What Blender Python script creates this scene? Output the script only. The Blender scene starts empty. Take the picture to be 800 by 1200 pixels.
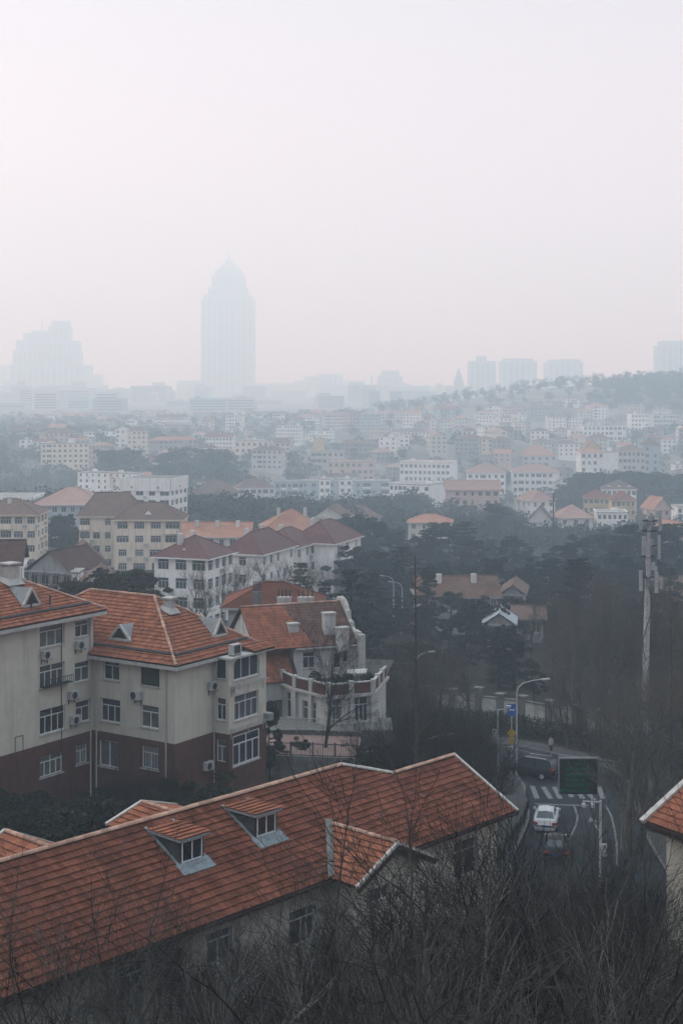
import bpy, math, random
import numpy as np
from mathutils import Vector, Matrix
R = math.radians
SC = bpy.context.scene
COL = SC.collection
random.seed(7)

# ------------------------------------------------------------------ camera, world, sun, exposure
F = 1667.0      # focal length in units of the photograph's pixels (50 mm on a 24 x 36 frame)
CH = 34.0       # camera height above the road
HY = 455.0      # row of the horizon in the photograph
cam_d = bpy.data.cameras.new('camera'); cam = bpy.data.objects.new('camera', cam_d)
COL.objects.link(cam); SC.camera = cam
cam.location = (0, 0, CH); cam.rotation_euler = (R(90), 0, 0)
cam_d.sensor_fit = 'VERTICAL'; cam_d.sensor_height = 36.0; cam_d.lens = F / 1200 * 36
cam_d.shift_y = -(600 - HY) / 1200.0
cam_d.clip_start = 0.5; cam_d.clip_end = 20000

SUN_EL, SUN_AZ = R(38), R(-62)          # azimuth measured from +Y towards +X
w = bpy.data.worlds.new('World'); SC.world = w; w.use_nodes = True
nt = w.node_tree; nt.nodes.clear()
out = nt.nodes.new('ShaderNodeOutputWorld')
bg = nt.nodes.new('ShaderNodeBackground'); bg.inputs['Strength'].default_value = 0.05
sky = nt.nodes.new('ShaderNodeTexSky'); sky.sky_type = 'NISHITA'; sky.sun_disc = False
sky.sun_elevation = SUN_EL; sky.sun_rotation = SUN_AZ; sky.dust_density = 6; sky.air_density = 1.0
nt.links.new(sky.outputs[0], bg.inputs['Color'])
# overcast layer above the haze: pink horizon and unseen blue zenith brightened to light haze and surfaces
tc = nt.nodes.new('ShaderNodeTexCoord'); sx = nt.nodes.new('ShaderNodeSeparateXYZ')
nt.links.new(tc.outputs['Generated'], sx.inputs[0])
rp = nt.nodes.new('ShaderNodeValToRGB')
rp.color_ramp.elements[0].position = 0.0; rp.color_ramp.elements[0].color = (0.68, 0.46, 0.49, 1)
rp.color_ramp.elements[1].position = 0.30; rp.color_ramp.elements[1].color = (0.345, 0.303, 0.303, 1)
zen = rp.color_ramp.elements.new(0.95); zen.color = (0.65, 0.84, 0.97, 1)
nt.links.new(sx.outputs['Z'], rp.inputs[0])
bg2 = nt.nodes.new('ShaderNodeBackground'); bg2.inputs['Strength'].default_value = 1.88
nt.links.new(rp.outputs[0], bg2.inputs['Color'])
ad = nt.nodes.new('ShaderNodeAddShader')
nt.links.new(bg.outputs[0], ad.inputs[0]); nt.links.new(bg2.outputs[0], ad.inputs[1])
nt.links.new(ad.outputs[0], out.inputs['Surface'])

sl = bpy.data.lights.new('sun', 'SUN'); sl.energy = 0.7; sl.angle = R(14); sl.color = (1.0, 0.95, 0.9)
so = bpy.data.objects.new('sun', sl); COL.objects.link(so)
sd = Vector((math.sin(SUN_AZ) * math.cos(SUN_EL), math.cos(SUN_AZ) * math.cos(SUN_EL), math.sin(SUN_EL)))
so.rotation_euler = (-sd).to_track_quat('-Z', 'Y').to_euler(); so.location = (0, 0, 400)
SC.view_settings.view_transform = 'Standard'; SC.view_settings.look = 'None'
SC.view_settings.exposure = 0.0; SC.view_settings.gamma = 1.0
SC.render.engine = 'CYCLES'
cy = SC.cycles
cy.max_bounces = 6; cy.diffuse_bounces = 2; cy.glossy_bounces = 2; cy.transmission_bounces = 2
cy.transparent_max_bounces = 8; cy.volume_bounces = 4; cy.use_denoising = True

HAZE_DENSITY = 0.00078
HAZE_COLOR = (0.70, 0.865, 1.0)

# ------------------------------------------------------------------ helpers
def at(px, py, Y):
    return Vector(((px - 400) / F * Y, Y, CH - (py - HY) / F * Y))
def pxof(v):
    return 400 + v[0] / v[1] * F, HY + (CH - v[2]) / v[1] * F

MATS = {}
def mat(name, col, rough=0.85, var=0.18, scale=2.0, bump=0.0, metal=0.0, spec=0.06, emit=None, island=0.0, objvar=0.0,
        stain=0.0, bands=None, bscale=None):
    if name in MATS: return MATS[name]
    m = bpy.data.materials.new(name); m.use_nodes = True
    t = m.node_tree; b = t.nodes['Principled BSDF']
    b.inputs['Roughness'].default_value = rough; b.inputs['Metallic'].default_value = metal
    b.inputs['Specular IOR Level'].default_value = spec
    cur = None
    def mul(fac_socket, lo, hi):
        nonlocal cur
        mr = t.nodes.new('ShaderNodeMapRange'); mr.inputs['To Min'].default_value = lo; mr.inputs['To Max'].default_value = hi
        t.links.new(fac_socket, mr.inputs['Value'])
        vm = t.nodes.new('ShaderNodeVectorMath'); vm.operation = 'SCALE'
        if cur is None: vm.inputs[0].default_value = col[:3]
        else: t.links.new(cur, vm.inputs[0])
        t.links.new(mr.outputs[0], vm.inputs['Scale']); cur = vm.outputs[0]
    co = t.nodes.new('ShaderNodeTexCoord')
    if var:
        n = t.nodes.new('ShaderNodeTexNoise'); n.inputs['Scale'].default_value = scale; n.inputs['Detail'].default_value = 6
        n.inputs['Roughness'].default_value = 0.65
        t.links.new(co.outputs['Object'], n.inputs['Vector'])
        mr0 = t.nodes.new('ShaderNodeMapRange'); mr0.inputs['From Min'].default_value = 0.3; mr0.inputs['From Max'].default_value = 0.7
        t.links.new(n.outputs['Fac'], mr0.inputs['Value']); mul(mr0.outputs[0], 1 - var, 1 + var)
    if stain:      # rain streaks and grime: noise stretched downwards
        mp = t.nodes.new('ShaderNodeMapping'); mp.inputs['Scale'].default_value = (1.4, 1.4, 0.16)
        t.links.new(co.outputs['Object'], mp.inputs['Vector'])
        n2 = t.nodes.new('ShaderNodeTexNoise'); n2.inputs['Scale'].default_value = 1.3; n2.inputs['Detail'].default_value = 7
        t.links.new(mp.outputs[0], n2.inputs['Vector'])
        mr1 = t.nodes.new('ShaderNodeMapRange'); mr1.inputs['From Min'].default_value = 0.48; mr1.inputs['From Max'].default_value = 0.72
        t.links.new(n2.outputs['Fac'], mr1.inputs['Value']); mul(mr1.outputs[0], 1.0, 1 - stain)
    if island:
        g = t.nodes.new('ShaderNodeNewGeometry'); oi = t.nodes.new('ShaderNodeObjectInfo')
        a = t.nodes.new('ShaderNodeMath'); a.operation = 'ADD'; f = t.nodes.new('ShaderNodeMath'); f.operation = 'FRACT'
        t.links.new(g.outputs['Random Per Island'], a.inputs[0]); t.links.new(oi.outputs['Random'], a.inputs[1])
        t.links.new(a.outputs[0], f.inputs[0]); mul(f.outputs[0], 1 - island, 1 + island)
    if objvar:
        oi = t.nodes.new('ShaderNodeObjectInfo'); mul(oi.outputs['Random'], 1 - objvar, 1 + objvar)
    if bands:      # (axis, period, depth): fine courses running across a distant roof
        s = t.nodes.new('ShaderNodeSeparateXYZ'); t.links.new(co.outputs['Object'], s.inputs[0])
        d = t.nodes.new('ShaderNodeMath'); d.operation = 'DIVIDE'; d.inputs[1].default_value = bands[1]
        t.links.new(s.outputs[bands[0]], d.inputs[0])
        f = t.nodes.new('ShaderNodeMath'); f.operation = 'FRACT'; t.links.new(d.outputs[0], f.inputs[0])
        p = t.nodes.new('ShaderNodeMath'); p.operation = 'GREATER_THAN'; p.inputs[1].default_value = 0.78
        t.links.new(f.outputs[0], p.inputs[0]); mul(p.outputs[0], 1.0, 1 - bands[2])
    if cur is None: b.inputs['Base Color'].default_value = (*col[:3], 1)
    else: t.links.new(cur, b.inputs['Base Color'])
    if bump:
        n = t.nodes.new('ShaderNodeTexNoise'); n.inputs['Scale'].default_value = bscale or scale * 6; n.inputs['Detail'].default_value = 4
        t.links.new(co.outputs['Object'], n.inputs['Vector'])
        bp = t.nodes.new('ShaderNodeBump'); bp.inputs['Strength'].default_value = bump; bp.inputs['Distance'].default_value = 0.05
        t.links.new(n.outputs['Fac'], bp.inputs['Height']); t.links.new(bp.outputs[0], b.inputs['Normal'])
    if emit:
        b.inputs['Emission Color'].default_value = (*emit[0], 1); b.inputs['Emission Strength'].default_value = emit[1]
    MATS[name] = m; return m

class MB:
    """collects polygons, builds one mesh"""
    def __init__(s): s.v = []; s.f = []; s.m = []; s.cur = 0
    def poly(s, pts):
        n = len(s.v); s.v += [tuple(p) for p in pts]; s.f.append(tuple(range(n, n + len(pts)))); s.m.append(s.cur); return s
    def box(s, x0, y0, z0, x1, y1, z1):
        n = len(s.v)
        s.v += [(x0,y0,z0),(x1,y0,z0),(x1,y1,z0),(x0,y1,z0),(x0,y0,z1),(x1,y0,z1),(x1,y1,z1),(x0,y1,z1)]
        for q in ((0,3,2,1),(4,5,6,7),(0,1,5,4),(1,2,6,5),(2,3,7,6),(3,0,4,7)):
            s.f.append(tuple(n + i for i in q)); s.m.append(s.cur)
        return s
    def obox(s, c, ax, ay, az, hx, hy, hz):
        n = len(s.v); c = Vector(c); ax = Vector(ax) * hx; ay = Vector(ay) * hy; az = Vector(az) * hz
        for k in (-1, 1):
            for (i, j) in ((-1,-1),(1,-1),(1,1),(-1,1)): s.v.append(tuple(c + ax * i + ay * j + az * k))
        for q in ((0,3,2,1),(4,5,6,7),(0,1,5,4),(1,2,6,5),(2,3,7,6),(3,0,4,7)):
            s.f.append(tuple(n + i for i in q)); s.m.append(s.cur)
        return s
    def tube(s, pts, rads, k=6, cap=True):
        pts = [Vector(p) for p in pts]
        if not hasattr(rads, '__len__'): rads = [rads] * len(pts)
        rings = []
        for i, p in enumerate(pts):
            t = (pts[min(i + 1, len(pts) - 1)] - pts[max(i - 1, 0)])
            t = t.normalized() if t.length > 1e-9 else Vector((0, 0, 1))
            a = t.cross(Vector((0, 0, 1)))
            if a.length < 0.05: a = t.cross(Vector((1, 0, 0)))
            a.normalize(); b = t.cross(a)
            n = len(s.v)
            for j in range(k):
                an = 2 * math.pi * j / k
                s.v.append(tuple(p + (a * math.cos(an) + b * math.sin(an)) * rads[i]))
            rings.append(n)
        for q in range(len(rings) - 1):
            for j in range(k):
                s.f.append((rings[q] + j, rings[q] + (j + 1) % k, rings[q + 1] + (j + 1) % k, rings[q + 1] + j)); s.m.append(s.cur)
        if cap:
            s.f.append(tuple(rings[0] + j for j in range(k))); s.m.append(s.cur)
            s.f.append(tuple(rings[-1] + j for j in reversed(range(k)))); s.m.append(s.cur)
        return s
    def mesh(s, name):
        me = bpy.data.meshes.new(name); me.from_pydata(s.v, [], s.f)
        if any(s.m): me.polygons.foreach_set('material_index', s.m)
        me.update(); return me

def link(name, me, mats, parent=None, loc=None, rot=None, smooth=False):
    if isinstance(me, MB): me = me.mesh(name)
    if mats is not None and not me.materials:
        for m in (mats if isinstance(mats, (list, tuple)) else [mats]): me.materials.append(m)
    if smooth: me.polygons.foreach_set('use_smooth', [True] * len(me.polygons))
    o = bpy.data.objects.new(name, me); COL.objects.link(o)
    if parent: o.parent = parent
    if loc is not None: o.location = loc
    if rot is not None: o.rotation_euler = rot
    return o

def tag(o, label=None, cat=None, group=None, kind=None):
    if label: o['label'] = label
    if cat: o['category'] = cat
    if group: o['group'] = group
    if kind: o['kind'] = kind
    return o
def thing(name, label, cat, loc=(0, 0, 0), rz=0.0, group=None):
    o = bpy.data.objects.new(name, None); COL.objects.link(o); o.empty_display_size = 0.2
    o.location = loc; o.rotation_euler = (0, 0, rz); tag(o, label, cat, group); return o
def kids(o, cache={}): return [c for c in o.children]
def copy_tree(o, parent=None):
    c = o.copy(); COL.objects.link(c)
    if parent: c.parent = parent
    for ch in list(o.children): copy_tree(ch, c)
    return c

# ------------------------------------------------------------------ materials
M = dict(
 cream=mat('cream_render', (0.425, 0.41, 0.36), var=0.10, scale=0.7, stain=0.20, bump=0.15, bscale=18),
 white=mat('white_render', (0.40, 0.405, 0.40), var=0.12, scale=0.8, stain=0.38, bump=0.15, bscale=18),
 brick=mat('brown_brick_render', (0.078, 0.041, 0.034), var=0.22, scale=1.2, stain=0.25, bump=0.3, bscale=14),
 trim=mat('pale_trim', (0.35, 0.35, 0.34), var=0.15, scale=3, stain=0.25),
 concrete=mat('weathered_concrete', (0.13, 0.13, 0.125), var=0.35, scale=2.5, stain=0.4, bump=0.3),
 frame=mat('white_window_frame', (0.50, 0.52, 0.53), rough=0.5, var=0.08),
 glass=mat('window_glass', (0.020, 0.027, 0.034), rough=0.12, var=0.3, scale=0.9, spec=0.5, objvar=0.5),
 curtain=mat('glass_over_grey_curtain', (0.075, 0.082, 0.088), rough=0.2, var=0.3, scale=2, spec=0.4, objvar=0.4),
 dark=mat('dark_metal', (0.03, 0.032, 0.035), rough=0.6, var=0.2),
 screen=mat('dark_green_mesh', (0.022, 0.035, 0.030), rough=0.9, var=0.2),
 grey=mat('grey_sheet_metal', (0.19, 0.20, 0.21), rough=0.5, var=0.25, scale=3),
 tile=mat('terracotta_tile', (0.215, 0.080, 0.047), rough=0.8, var=0.32, scale=0.9, island=0.26, objvar=0.0, stain=0.35, bump=0.25, bscale=30),
 tile_old=mat('weathered_terracotta_tile', (0.120, 0.043, 0.027), rough=0.85, var=0.36, scale=0.6, island=0.28, stain=0.3, bump=0.25, bscale=30),
 under=mat('roof_underlay', (0.035, 0.022, 0.020), var=0.2),
 ridge=mat('ridge_tile_mortar', (0.33, 0.21, 0.16), var=0.3, scale=4, island=0.3),
 verge=mat('verge_mortar', (0.36, 0.34, 0.32), var=0.3, scale=4),
 ac=mat('air_conditioner_casing', (0.33, 0.34, 0.34), rough=0.5, var=0.15),
 bark=mat('bare_bark', (0.020, 0.018, 0.017), var=0.3, scale=3, objvar=0.35),
 bark_near=mat('near_bark', (0.036, 0.034, 0.032), var=0.3, scale=3, objvar=0.65),
 bark_red=mat('reddish_bark', (0.066, 0.059, 0.051), var=0.3, scale=3, objvar=0.25),
 bark_pale=mat('pale_bark', (0.105, 0.105, 0.10), var=0.3, scale=3, objvar=0.25),
 needle=mat('cedar_needles', (0.019, 0.030, 0.027), var=0.35, scale=0.9, objvar=0.45, island=0.6),  # wide random tones imitate lit and dark foliage, leaves below too
 leafd=mat('evergreen_leaves', (0.020, 0.027, 0.020), var=0.35, scale=0.9, objvar=0.45, island=0.6),
 asphalt=mat('asphalt', (0.020, 0.024, 0.028), var=0.40, scale=0.35, bump=0.2, bscale=20),
 paving=mat('pavement_slabs', (0.055, 0.055, 0.055), var=0.2, scale=1.2),
 paint=mat('road_paint', (0.14, 0.148, 0.15), var=0.3, scale=3),
 kerb=mat('kerb_stone', (0.13, 0.13, 0.13), var=0.2, scale=3),
 galv=mat('galvanised_steel', (0.36, 0.37, 0.38), rough=0.45, var=0.15, metal=0.3),
)
# ------------------------------------------------------------------ building pieces
def wall_holes(parent, name, m, org, phi, u0, u1, z0, z1, holes=(), depth=0.16):
    """a wall sheet (u along, y inwards, z up) with real openings and reveals"""
    b = MB()
    hs = [h for h in holes if h[0] < u1 - .01 and h[0] + h[2] > u0 + .01 and h[1] < z1 - .01 and h[1] + h[3] > z0 + .01]
    us = sorted({u0, u1} | {min(max(x, u0), u1) for h in hs for x in (h[0], h[0] + h[2])})
    zs = sorted({z0, z1} | {min(max(x, z0), z1) for h in hs for x in (h[1], h[1] + h[3])})
    for a, c in zip(us, us[1:]):
        for d, e in zip(zs, zs[1:]):
            cu, cz = (a + c) / 2, (d + e) / 2
            if any(h[0] < cu < h[0] + h[2] and h[1] < cz < h[1] + h[3] for h in hs): continue
            b.poly([(a, 0, d), (c, 0, d), (c, 0, e), (a, 0, e)])
    for h in hs:
        a, c = max(h[0], u0), min(h[0] + h[2], u1); d, e = max(h[1], z0), min(h[1] + h[3], z1)
        b.poly([(a, 0, d), (a, 0, e), (a, depth, e), (a, depth, d)]); b.poly([(c, 0, e), (c, 0, d), (c, depth, d), (c, depth, e)])
        b.poly([(a, 0, e), (c, 0, e), (c, depth, e), (a, depth, e)]); b.poly([(c, 0, d), (a, 0, d), (a, depth, d), (c, depth, d)])
    return link(name, b, m, parent, org, (0, 0, phi))

def fpos(org, phi, u, y, z):
    c, s = math.cos(phi), math.sin(phi)
    return (org[0] + u * c - y * s, org[1] + u * s + y * c, org[2] + z)

WCACHE = {}
def window(parent, org, phi, u, z, w, h, style='2', recess=0.12, sill=True, fw=0.055, fmat=None, split=True, gmat=None):
    """u,z = lower left corner.  window > pane, sill"""
    if gmat is None: gmat = M['curtain'] if (int(u * 37 + z * 91 + org[0] * 13) % 10) < 3 else M['glass']
    key = (round(w, 2), round(h, 2), style, fw, sill, split, (fmat or M['frame']).name, (gmat or M['glass']).name)
    if key not in WCACHE:
        b = MB(); f = fw
        b.box(0, 0, 0, w, .07, f); b.box(0, 0, h - f, w, .07, h); b.box(0, 0, f, f, .07, h - f); b.box(w - f, 0, f, w, .07, h - f)
        n = int(style[0]) if style[0].isdigit() else 1
        tr = 't' in style
        th = h * 0.68 if tr else h - f
        for i in range(1, n): b.box(w * i / n - f / 2, .004, f, w * i / n + f / 2, .066, th)
        if tr:
            b.box(f, .002, th, w - f, .068, th + f)
            for i in range(1, max(n // 2, 1) if n > 2 else 1): b.box(w * i / max(n // 2, 1) - f / 2, .004, th + f, w * i / max(n // 2, 1) + f / 2, .066, h - f)
        if 'b' in style:   # security bars
            k = int(w / .14)
            for i in range(1, k): b.box(w * i / k - .01, -.05, .02, w * i / k + .01, -.03, h - .02)
        p = MB().poly([(f/2, .05, f/2), (w - f/2, .05, f/2), (w - f/2, .05, h - f/2), (f/2, .05, h - f/2)])
        s = MB().box(-.08, -recess - .07, -.09, w + .08, .02, -.005)
        fm = b.mesh('window')
        if not split:
            q = MB(); q.v = list(b.v); q.f = list(b.f); q.m = [0] * len(b.f); q.cur = 1; q.poly(p.v)
            fm = q.mesh('window'); fm.materials.append(fmat or M['frame']); fm.materials.append(gmat or M['glass'])
            WCACHE[key] = (fm, None, None)
        else:
            pm = p.mesh('pane'); sm = s.mesh('sill')
            fm.materials.append(fmat or M['frame']); pm.materials.append(gmat or M['glass']); sm.materials.append(M['trim'])
            WCACHE[key] = (fm, pm, sm)
    fm, pm, sm = WCACHE[key]
    o = link('window', fm, None, parent, fpos(org, phi, u, recess, z), (0, 0, phi))
    if pm: link('pane', pm, None, o)
    if sill and sm: link('sill', sm, None, o)
    return o

def inpoly(x, y, P):
    c = False; j = len(P) - 1
    for i in range(len(P)):
        if (P[i][1] > y) != (P[j][1] > y) and x < (P[j][0] - P[i][0]) * (y - P[i][1]) / (P[j][1] - P[i][1]) + P[i][0]: c = not c
        j = i
    return c

TW, TE = 0.235, 0.345
def tile_geo(b, ox, oy, w=TW, e=TE, jz=0.0, clipw=1.0):
    """one interlocking tile in plane coordinates (x along eave, y up the slope, z out)"""
    xs = (0, .05, .11, .16, w * .995); zs = (.014, .022, .008, .004, .012)
    n = len(b.v)
    for (yy, dz) in ((0, .056 + jz), (e + .05, -.002)):
        for x, z in zip(xs, zs): b.v.append((ox + x, oy + yy, z + dz))
    for x, z in zip(xs, zs): b.v.append((ox + x, oy + .004, z + .034 + jz))
    for i in range(4):
        b.f.append((n + i, n + i + 1, n + 6 + i, n + 5 + i)); b.m.append(b.cur)
        b.f.append((n + 10 + i, n + 11 + i, n + i + 1, n + i)); b.m.append(b.cur)

def tiled_plane(parent, m, O, U, V, poly, singles=0, key=None, thick=0.10, holes=(), sub=None, e=TE, w=TW, undermat=None):
    """lays tiles over polygon (u,v) of a roof plane; the `singles` nearest key() come as separate tile objects"""
    O = Vector(O); U = Vector(U).normalized(); V = Vector(V).normalized(); N = U.cross(V).normalized()
    if N.z < 0: raise ValueError('roof plane upside down')
    mx = Matrix(((U.x, V.x, N.x, O.x), (U.y, V.y, N.y, O.y), (U.z, V.z, N.z, O.z), (0, 0, 0, 1)))
    us = [p[0] for p in poly]; vs = [p[1] for p in poly]
    spots = []
    j = 0; v = min(vs)
    while v < max(vs) - .05:
        u = min(us)
        while u < max(us):
            cx, cy_ = u + w / 2, v + e / 2
            if inpoly(cx, cy_, poly) and not any(inpoly(cx, cy_, h) for h in holes):
                spots.append((u, v))
            u += w
        v += e
    rnd = random.Random(3)
    if singles:
        spots.sort(key=key); one = spots[:singles]; rest = spots[singles:]
        bb = MB(); tile_geo(bb, 0, 0, w, e); tm = bb.mesh('tile'); tm.materials.append(m)
        for (u, v) in one:
            o = bpy.data.objects.new('tile', tm); COL.objects.link(o); o.parent = parent
            o.matrix_local = mx @ Matrix.Translation((u + rnd.uniform(-.003, .003), v + rnd.uniform(-.012, .012), rnd.uniform(0, .006))) @ Matrix.Rotation(rnd.uniform(-.012, .012), 4, 'Z')
    else: rest = spots
    if rest:
        b = MB()
        for (u, v) in rest: tile_geo(b, u + rnd.uniform(-.003, .003), v + rnd.uniform(-.012, .012), w, e, rnd.uniform(0, .007))
        o = link('roof_tile', b, m, parent); o.matrix_local = mx; o['kind'] = 'stuff'
    # boarding under the tiles
    b = MB(); n = len(poly)
    b.v = [(p[0], p[1], -.006) for p in poly] + [(p[0], p[1], -thick) for p in poly]
    b.f = [tuple(range(n)), tuple(range(2 * n - 1, n - 1, -1))] + [(i, i + n, (i + 1) % n + n, (i + 1) % n) for i in range(n)]
    b.m = [0] * len(b.f)
    o = link('roof_board', b, undermat or M['under'], parent); o.matrix_local = mx
    return mx

def ridge_line(parent, A, B, single=False, r=.11, step=.40, m=None, name='ridge_tile'):
    A, B = Vector(A), Vector(B); d = B - A; L = d.length; d.normalize(); n = max(1, int(L / step))
    side = d.cross(Vector((0, 0, 1))).normalized(); up = side.cross(d).normalized()
    def cap(b, p0, ln):
        k0 = len(b.v); q = 5
        for (t, rr) in ((0, r), (ln, r * .86)):
            for i in range(q + 1):
                a = math.pi * i / q; b.v.append(tuple(p0 + d * t + side * math.cos(a) * rr + up * (math.sin(a) * rr - .02)))
        for i in range(q): b.f.append((k0 + i, k0 + i + 1, k0 + q + 2 + i, k0 + q + 1 + i)); b.m.append(b.cur)
        b.f.append(tuple(k0 + i for i in range(q + 1))); b.m.append(b.cur)
    if single:
        bb = MB(); cap(bb, Vector((0, 0, 0)), step * 1.12); me = bb.mesh(name); me.materials.append(m or M['ridge'])
        for i in range(n):
            o = bpy.data.objects.new(name, me); COL.objects.link(o); o.parent = parent; o.location = A + d * (L * i / n) + Vector((0, 0, random.uniform(0, .012)))
    else:
        b = MB()
        for i in range(n): cap(b, A + d * (L * i / n), step * 1.12)
        o = link(name, b, m or M['ridge'], parent); o['kind'] = 'stuff'

def ac_unit(root, org, phi, u, z, label, flip=False):
    """outdoor unit bolted to a wall: casing, shade disc and grille, bracket"""
    root_m = Matrix.Translation(root.location) @ Matrix.Rotation(root.rotation_euler.z, 4, 'Z')
    p = root_m @ Vector(fpos(org, phi, u, 0, z))
    t = thing('air_conditioner', label, 'air conditioner', p, root.rotation_euler.z + phi, 'outdoor air conditioner units on the flats')
    b = MB().box(0, -.42, 0, .82, -.08, .58); b.box(.03, -.435, .03, .79, -.42, .55)
    link('casing', b, M['ac'], t)
    g = MB(); c = Vector((.30, -.44, .29))
    for rr in (.24, .17, .09):
        g.tube([c + Vector((math.cos(a) * rr, 0, math.sin(a) * rr)) for a in [i * math.pi / 6 for i in range(13)]], .014, 4, False)
    for k in range(6):
        a = k * math.pi / 3; g.tube([c, c + Vector((math.cos(a) * .24, 0, math.sin(a) * .24))], .01, 4, False)
    link('fan_grille', g, M['dark'], t)
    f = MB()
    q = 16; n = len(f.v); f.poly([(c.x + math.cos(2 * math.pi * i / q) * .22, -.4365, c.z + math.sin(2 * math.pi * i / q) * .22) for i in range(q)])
    link('fan_shadow_disc', f, M['dark'], t).name = 'fan_shade'  # dark disc stands in for the shade behind the grille
    k = MB()
    for x in (.12, .70): k.box(x - .02, -.45, -.05, x + .02, .0, -.005); k.box(x - .02, -.05, -.35, x + .02, -.0, -.05)
    link('bracket', k, M['dark'], t)
    return t

def chimney(parent, x, y, z, w=.7, d=.7, h=1.2, m=None, flare=True):
    b = MB().box(-w/2, -d/2, -1.0, w/2, d/2, h)
    o = link('chimney', b, m or M['trim'], parent, (x, y, z))
    c = MB().box(-w/2 - .12, -d/2 - .12, h + .10, w/2 + .12, d/2 + .12, h + .22)
    for sx in (-1, 1):
        for sy in (-1, 1): c.box(sx * w * .42 - .06, sy * d * .42 - .06, h, sx * w * .42 + .06, sy * d * .42 + .06, h + .10)
    link('chimney_cap', c, m or M['trim'], o)
    if flare:
        f = MB(); a = w / 2 + .02; g = w / 2 + .28
        f.v = [(-g,-g,-.28),(g,-g,-.28),(g,g,.1),(-g,g,.1),(-a,-a,.12),(a,-a,.12),(a,a,.3),(-a,a,.3)]
        f.f = [(0,1,5,4),(1,2,6,5),(2,3,7,6),(3,0,4,7)]; f.m = [0]*4
        link('chimney_skirt', f, m or M['trim'], o)
    return o

def hip_roof(parent, m, x0, y0, x1, y1, z, rise, kind='hip', ov=.6, axis=None, endhip=1.0, name='roof', fascia=None, ft=.22):
    """plain sheet roof over a rectangle for middle and far distance"""
    x0 -= ov; y0 -= ov; x1 += ov; y1 += ov
    L, W = x1 - x0, y1 - y0
    if axis is None: axis = 'x' if L >= W else 'y'
    b = MB()
    if axis == 'x':
        i = (W / 2 * endhip if kind == 'hip' else 0); i = min(i, L / 2 - .05)
        r0 = (x0 + i, (y0 + y1) / 2, z + rise); r1 = (x1 - i, (y0 + y1) / 2, z + rise)
        a, bb, c, d = (x0, y0, z), (x1, y0, z), (x1, y1, z), (x0, y1, z)
        b.poly([a, bb, r1, r0]); b.poly([c, d, r0, r1])
        e0, e1 = ([d, a, r0], [bb, c, r1])
    else:
        i = (L / 2 * endhip if kind == 'hip' else 0); i = min(i, W / 2 - .05)
        r0 = ((x0 + x1) / 2, y0 + i, z + rise); r1 = ((x0 + x1) / 2, y1 - i, z + rise)
        a, bb, c, d = (x0, y0, z), (x1, y0, z), (x1, y1, z), (x0, y1, z)
        b.poly([bb, c, r1, r0]); b.poly([d, a, r0, r1])
        e0, e1 = ([a, bb, r0], [c, d, r1])
    if kind == 'hip': b.poly(e0); b.poly(e1)
    o = link(name, b, m, parent)
    f = MB().box(x0 + .004, y0 + .004, z - ft, x1 - .004, y1 - .004, z - .004)
    link('eave', f, fascia or M['trim'], o)
    if kind == 'gable':   # gable walls
        for k in (0, 1):
            g = MB()
            if axis == 'x':
                X = (x0 + ov, x1 - ov)[k]; g.poly([(X, y0 + ov, z - .01), (X, y1 - ov, z - .01), (X, (y0 + y1) / 2, z + rise - .18)])
            else:
                Y = (y0 + ov, y1 - ov)[k]; g.poly([(x0 + ov, Y, z - .01), (x1 - ov, Y, z - .01), ((x0 + x1) / 2, Y, z + rise - .18)])
            link('gable', g, M['white'] if fascia is None else fascia, o)
    b2 = MB().tube([Vector(r0) + Vector((0,0,.02)), Vector(r1) + Vector((0,0,.02))], .13, 5)
    if kind == 'hip':
        for (p, q) in ((a, r0), (d if axis == 'x' else bb, r0), (bb if axis == 'x' else c, r1), (c if axis == 'x' else d, r1)):
            b2.tube([p, q], .10, 5)
    link('ridge', b2, m, o)
    return o
# ------------------------------------------------------------------ near houses
def root_mx(o): return Matrix.Translation(o.location) @ Matrix.Rotation(o.rotation_euler.z, 4, 'Z')
def ray_hit(root, P, N, px, py):
    """where the sight line through a photo pixel meets a plane (P, N in the thing's own frame)"""
    inv = root_mx(root).inverted(); o = inv @ Vector((0, 0, CH)); d = (inv @ at(px, py, 100.0)) - o
    N = Vector(N); t = (Vector(P) - o).dot(N) / d.dot(N); return o + d * t
def facade_hit(root, org, phi, px, py, y=0.0):
    n = Vector((-math.sin(phi), math.cos(phi), 0)); P = Vector(org) + n * y
    h = ray_hit(root, P, n, px, py) - Vector(org)
    return h.x * math.cos(phi) + h.y * math.sin(phi), h.z
def fbox(root, org, phi, x0, y0, x1, y1):
    my, mxx = (y0 + y1) / 2, (x0 + x1) / 2
    u0, u1 = facade_hit(root, org, phi, x0, my)[0], facade_hit(root, org, phi, x1, my)[0]
    z1, z0 = facade_hit(root, org, phi, mxx, y0)[1], facade_hit(root, org, phi, mxx, y1)[1]
    return (u0, z0, u1 - u0, z1 - z0)

def put_windows(root, org, phi, u0, u1, specs, zbands, extra=()):
    """specs: (px box, style, kwargs).  zbands: [(z0,z1,material,name)] walls stacked"""
    rects = []
    for s in specs:
        r = fbox(root, org, phi, *s[0]); rects.append(r)
    for (z0, z1, m, nm) in zbands: wall_holes(root, nm, m, org, phi, u0, u1, z0, z1, list(rects) + list(extra))
    for s, r in zip(specs, rects):
        kw = s[2] if len(s) > 2 else {}
        window(root, org, phi, r[0], r[1], r[2], r[3], s[1], **kw)
    return rects

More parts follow.
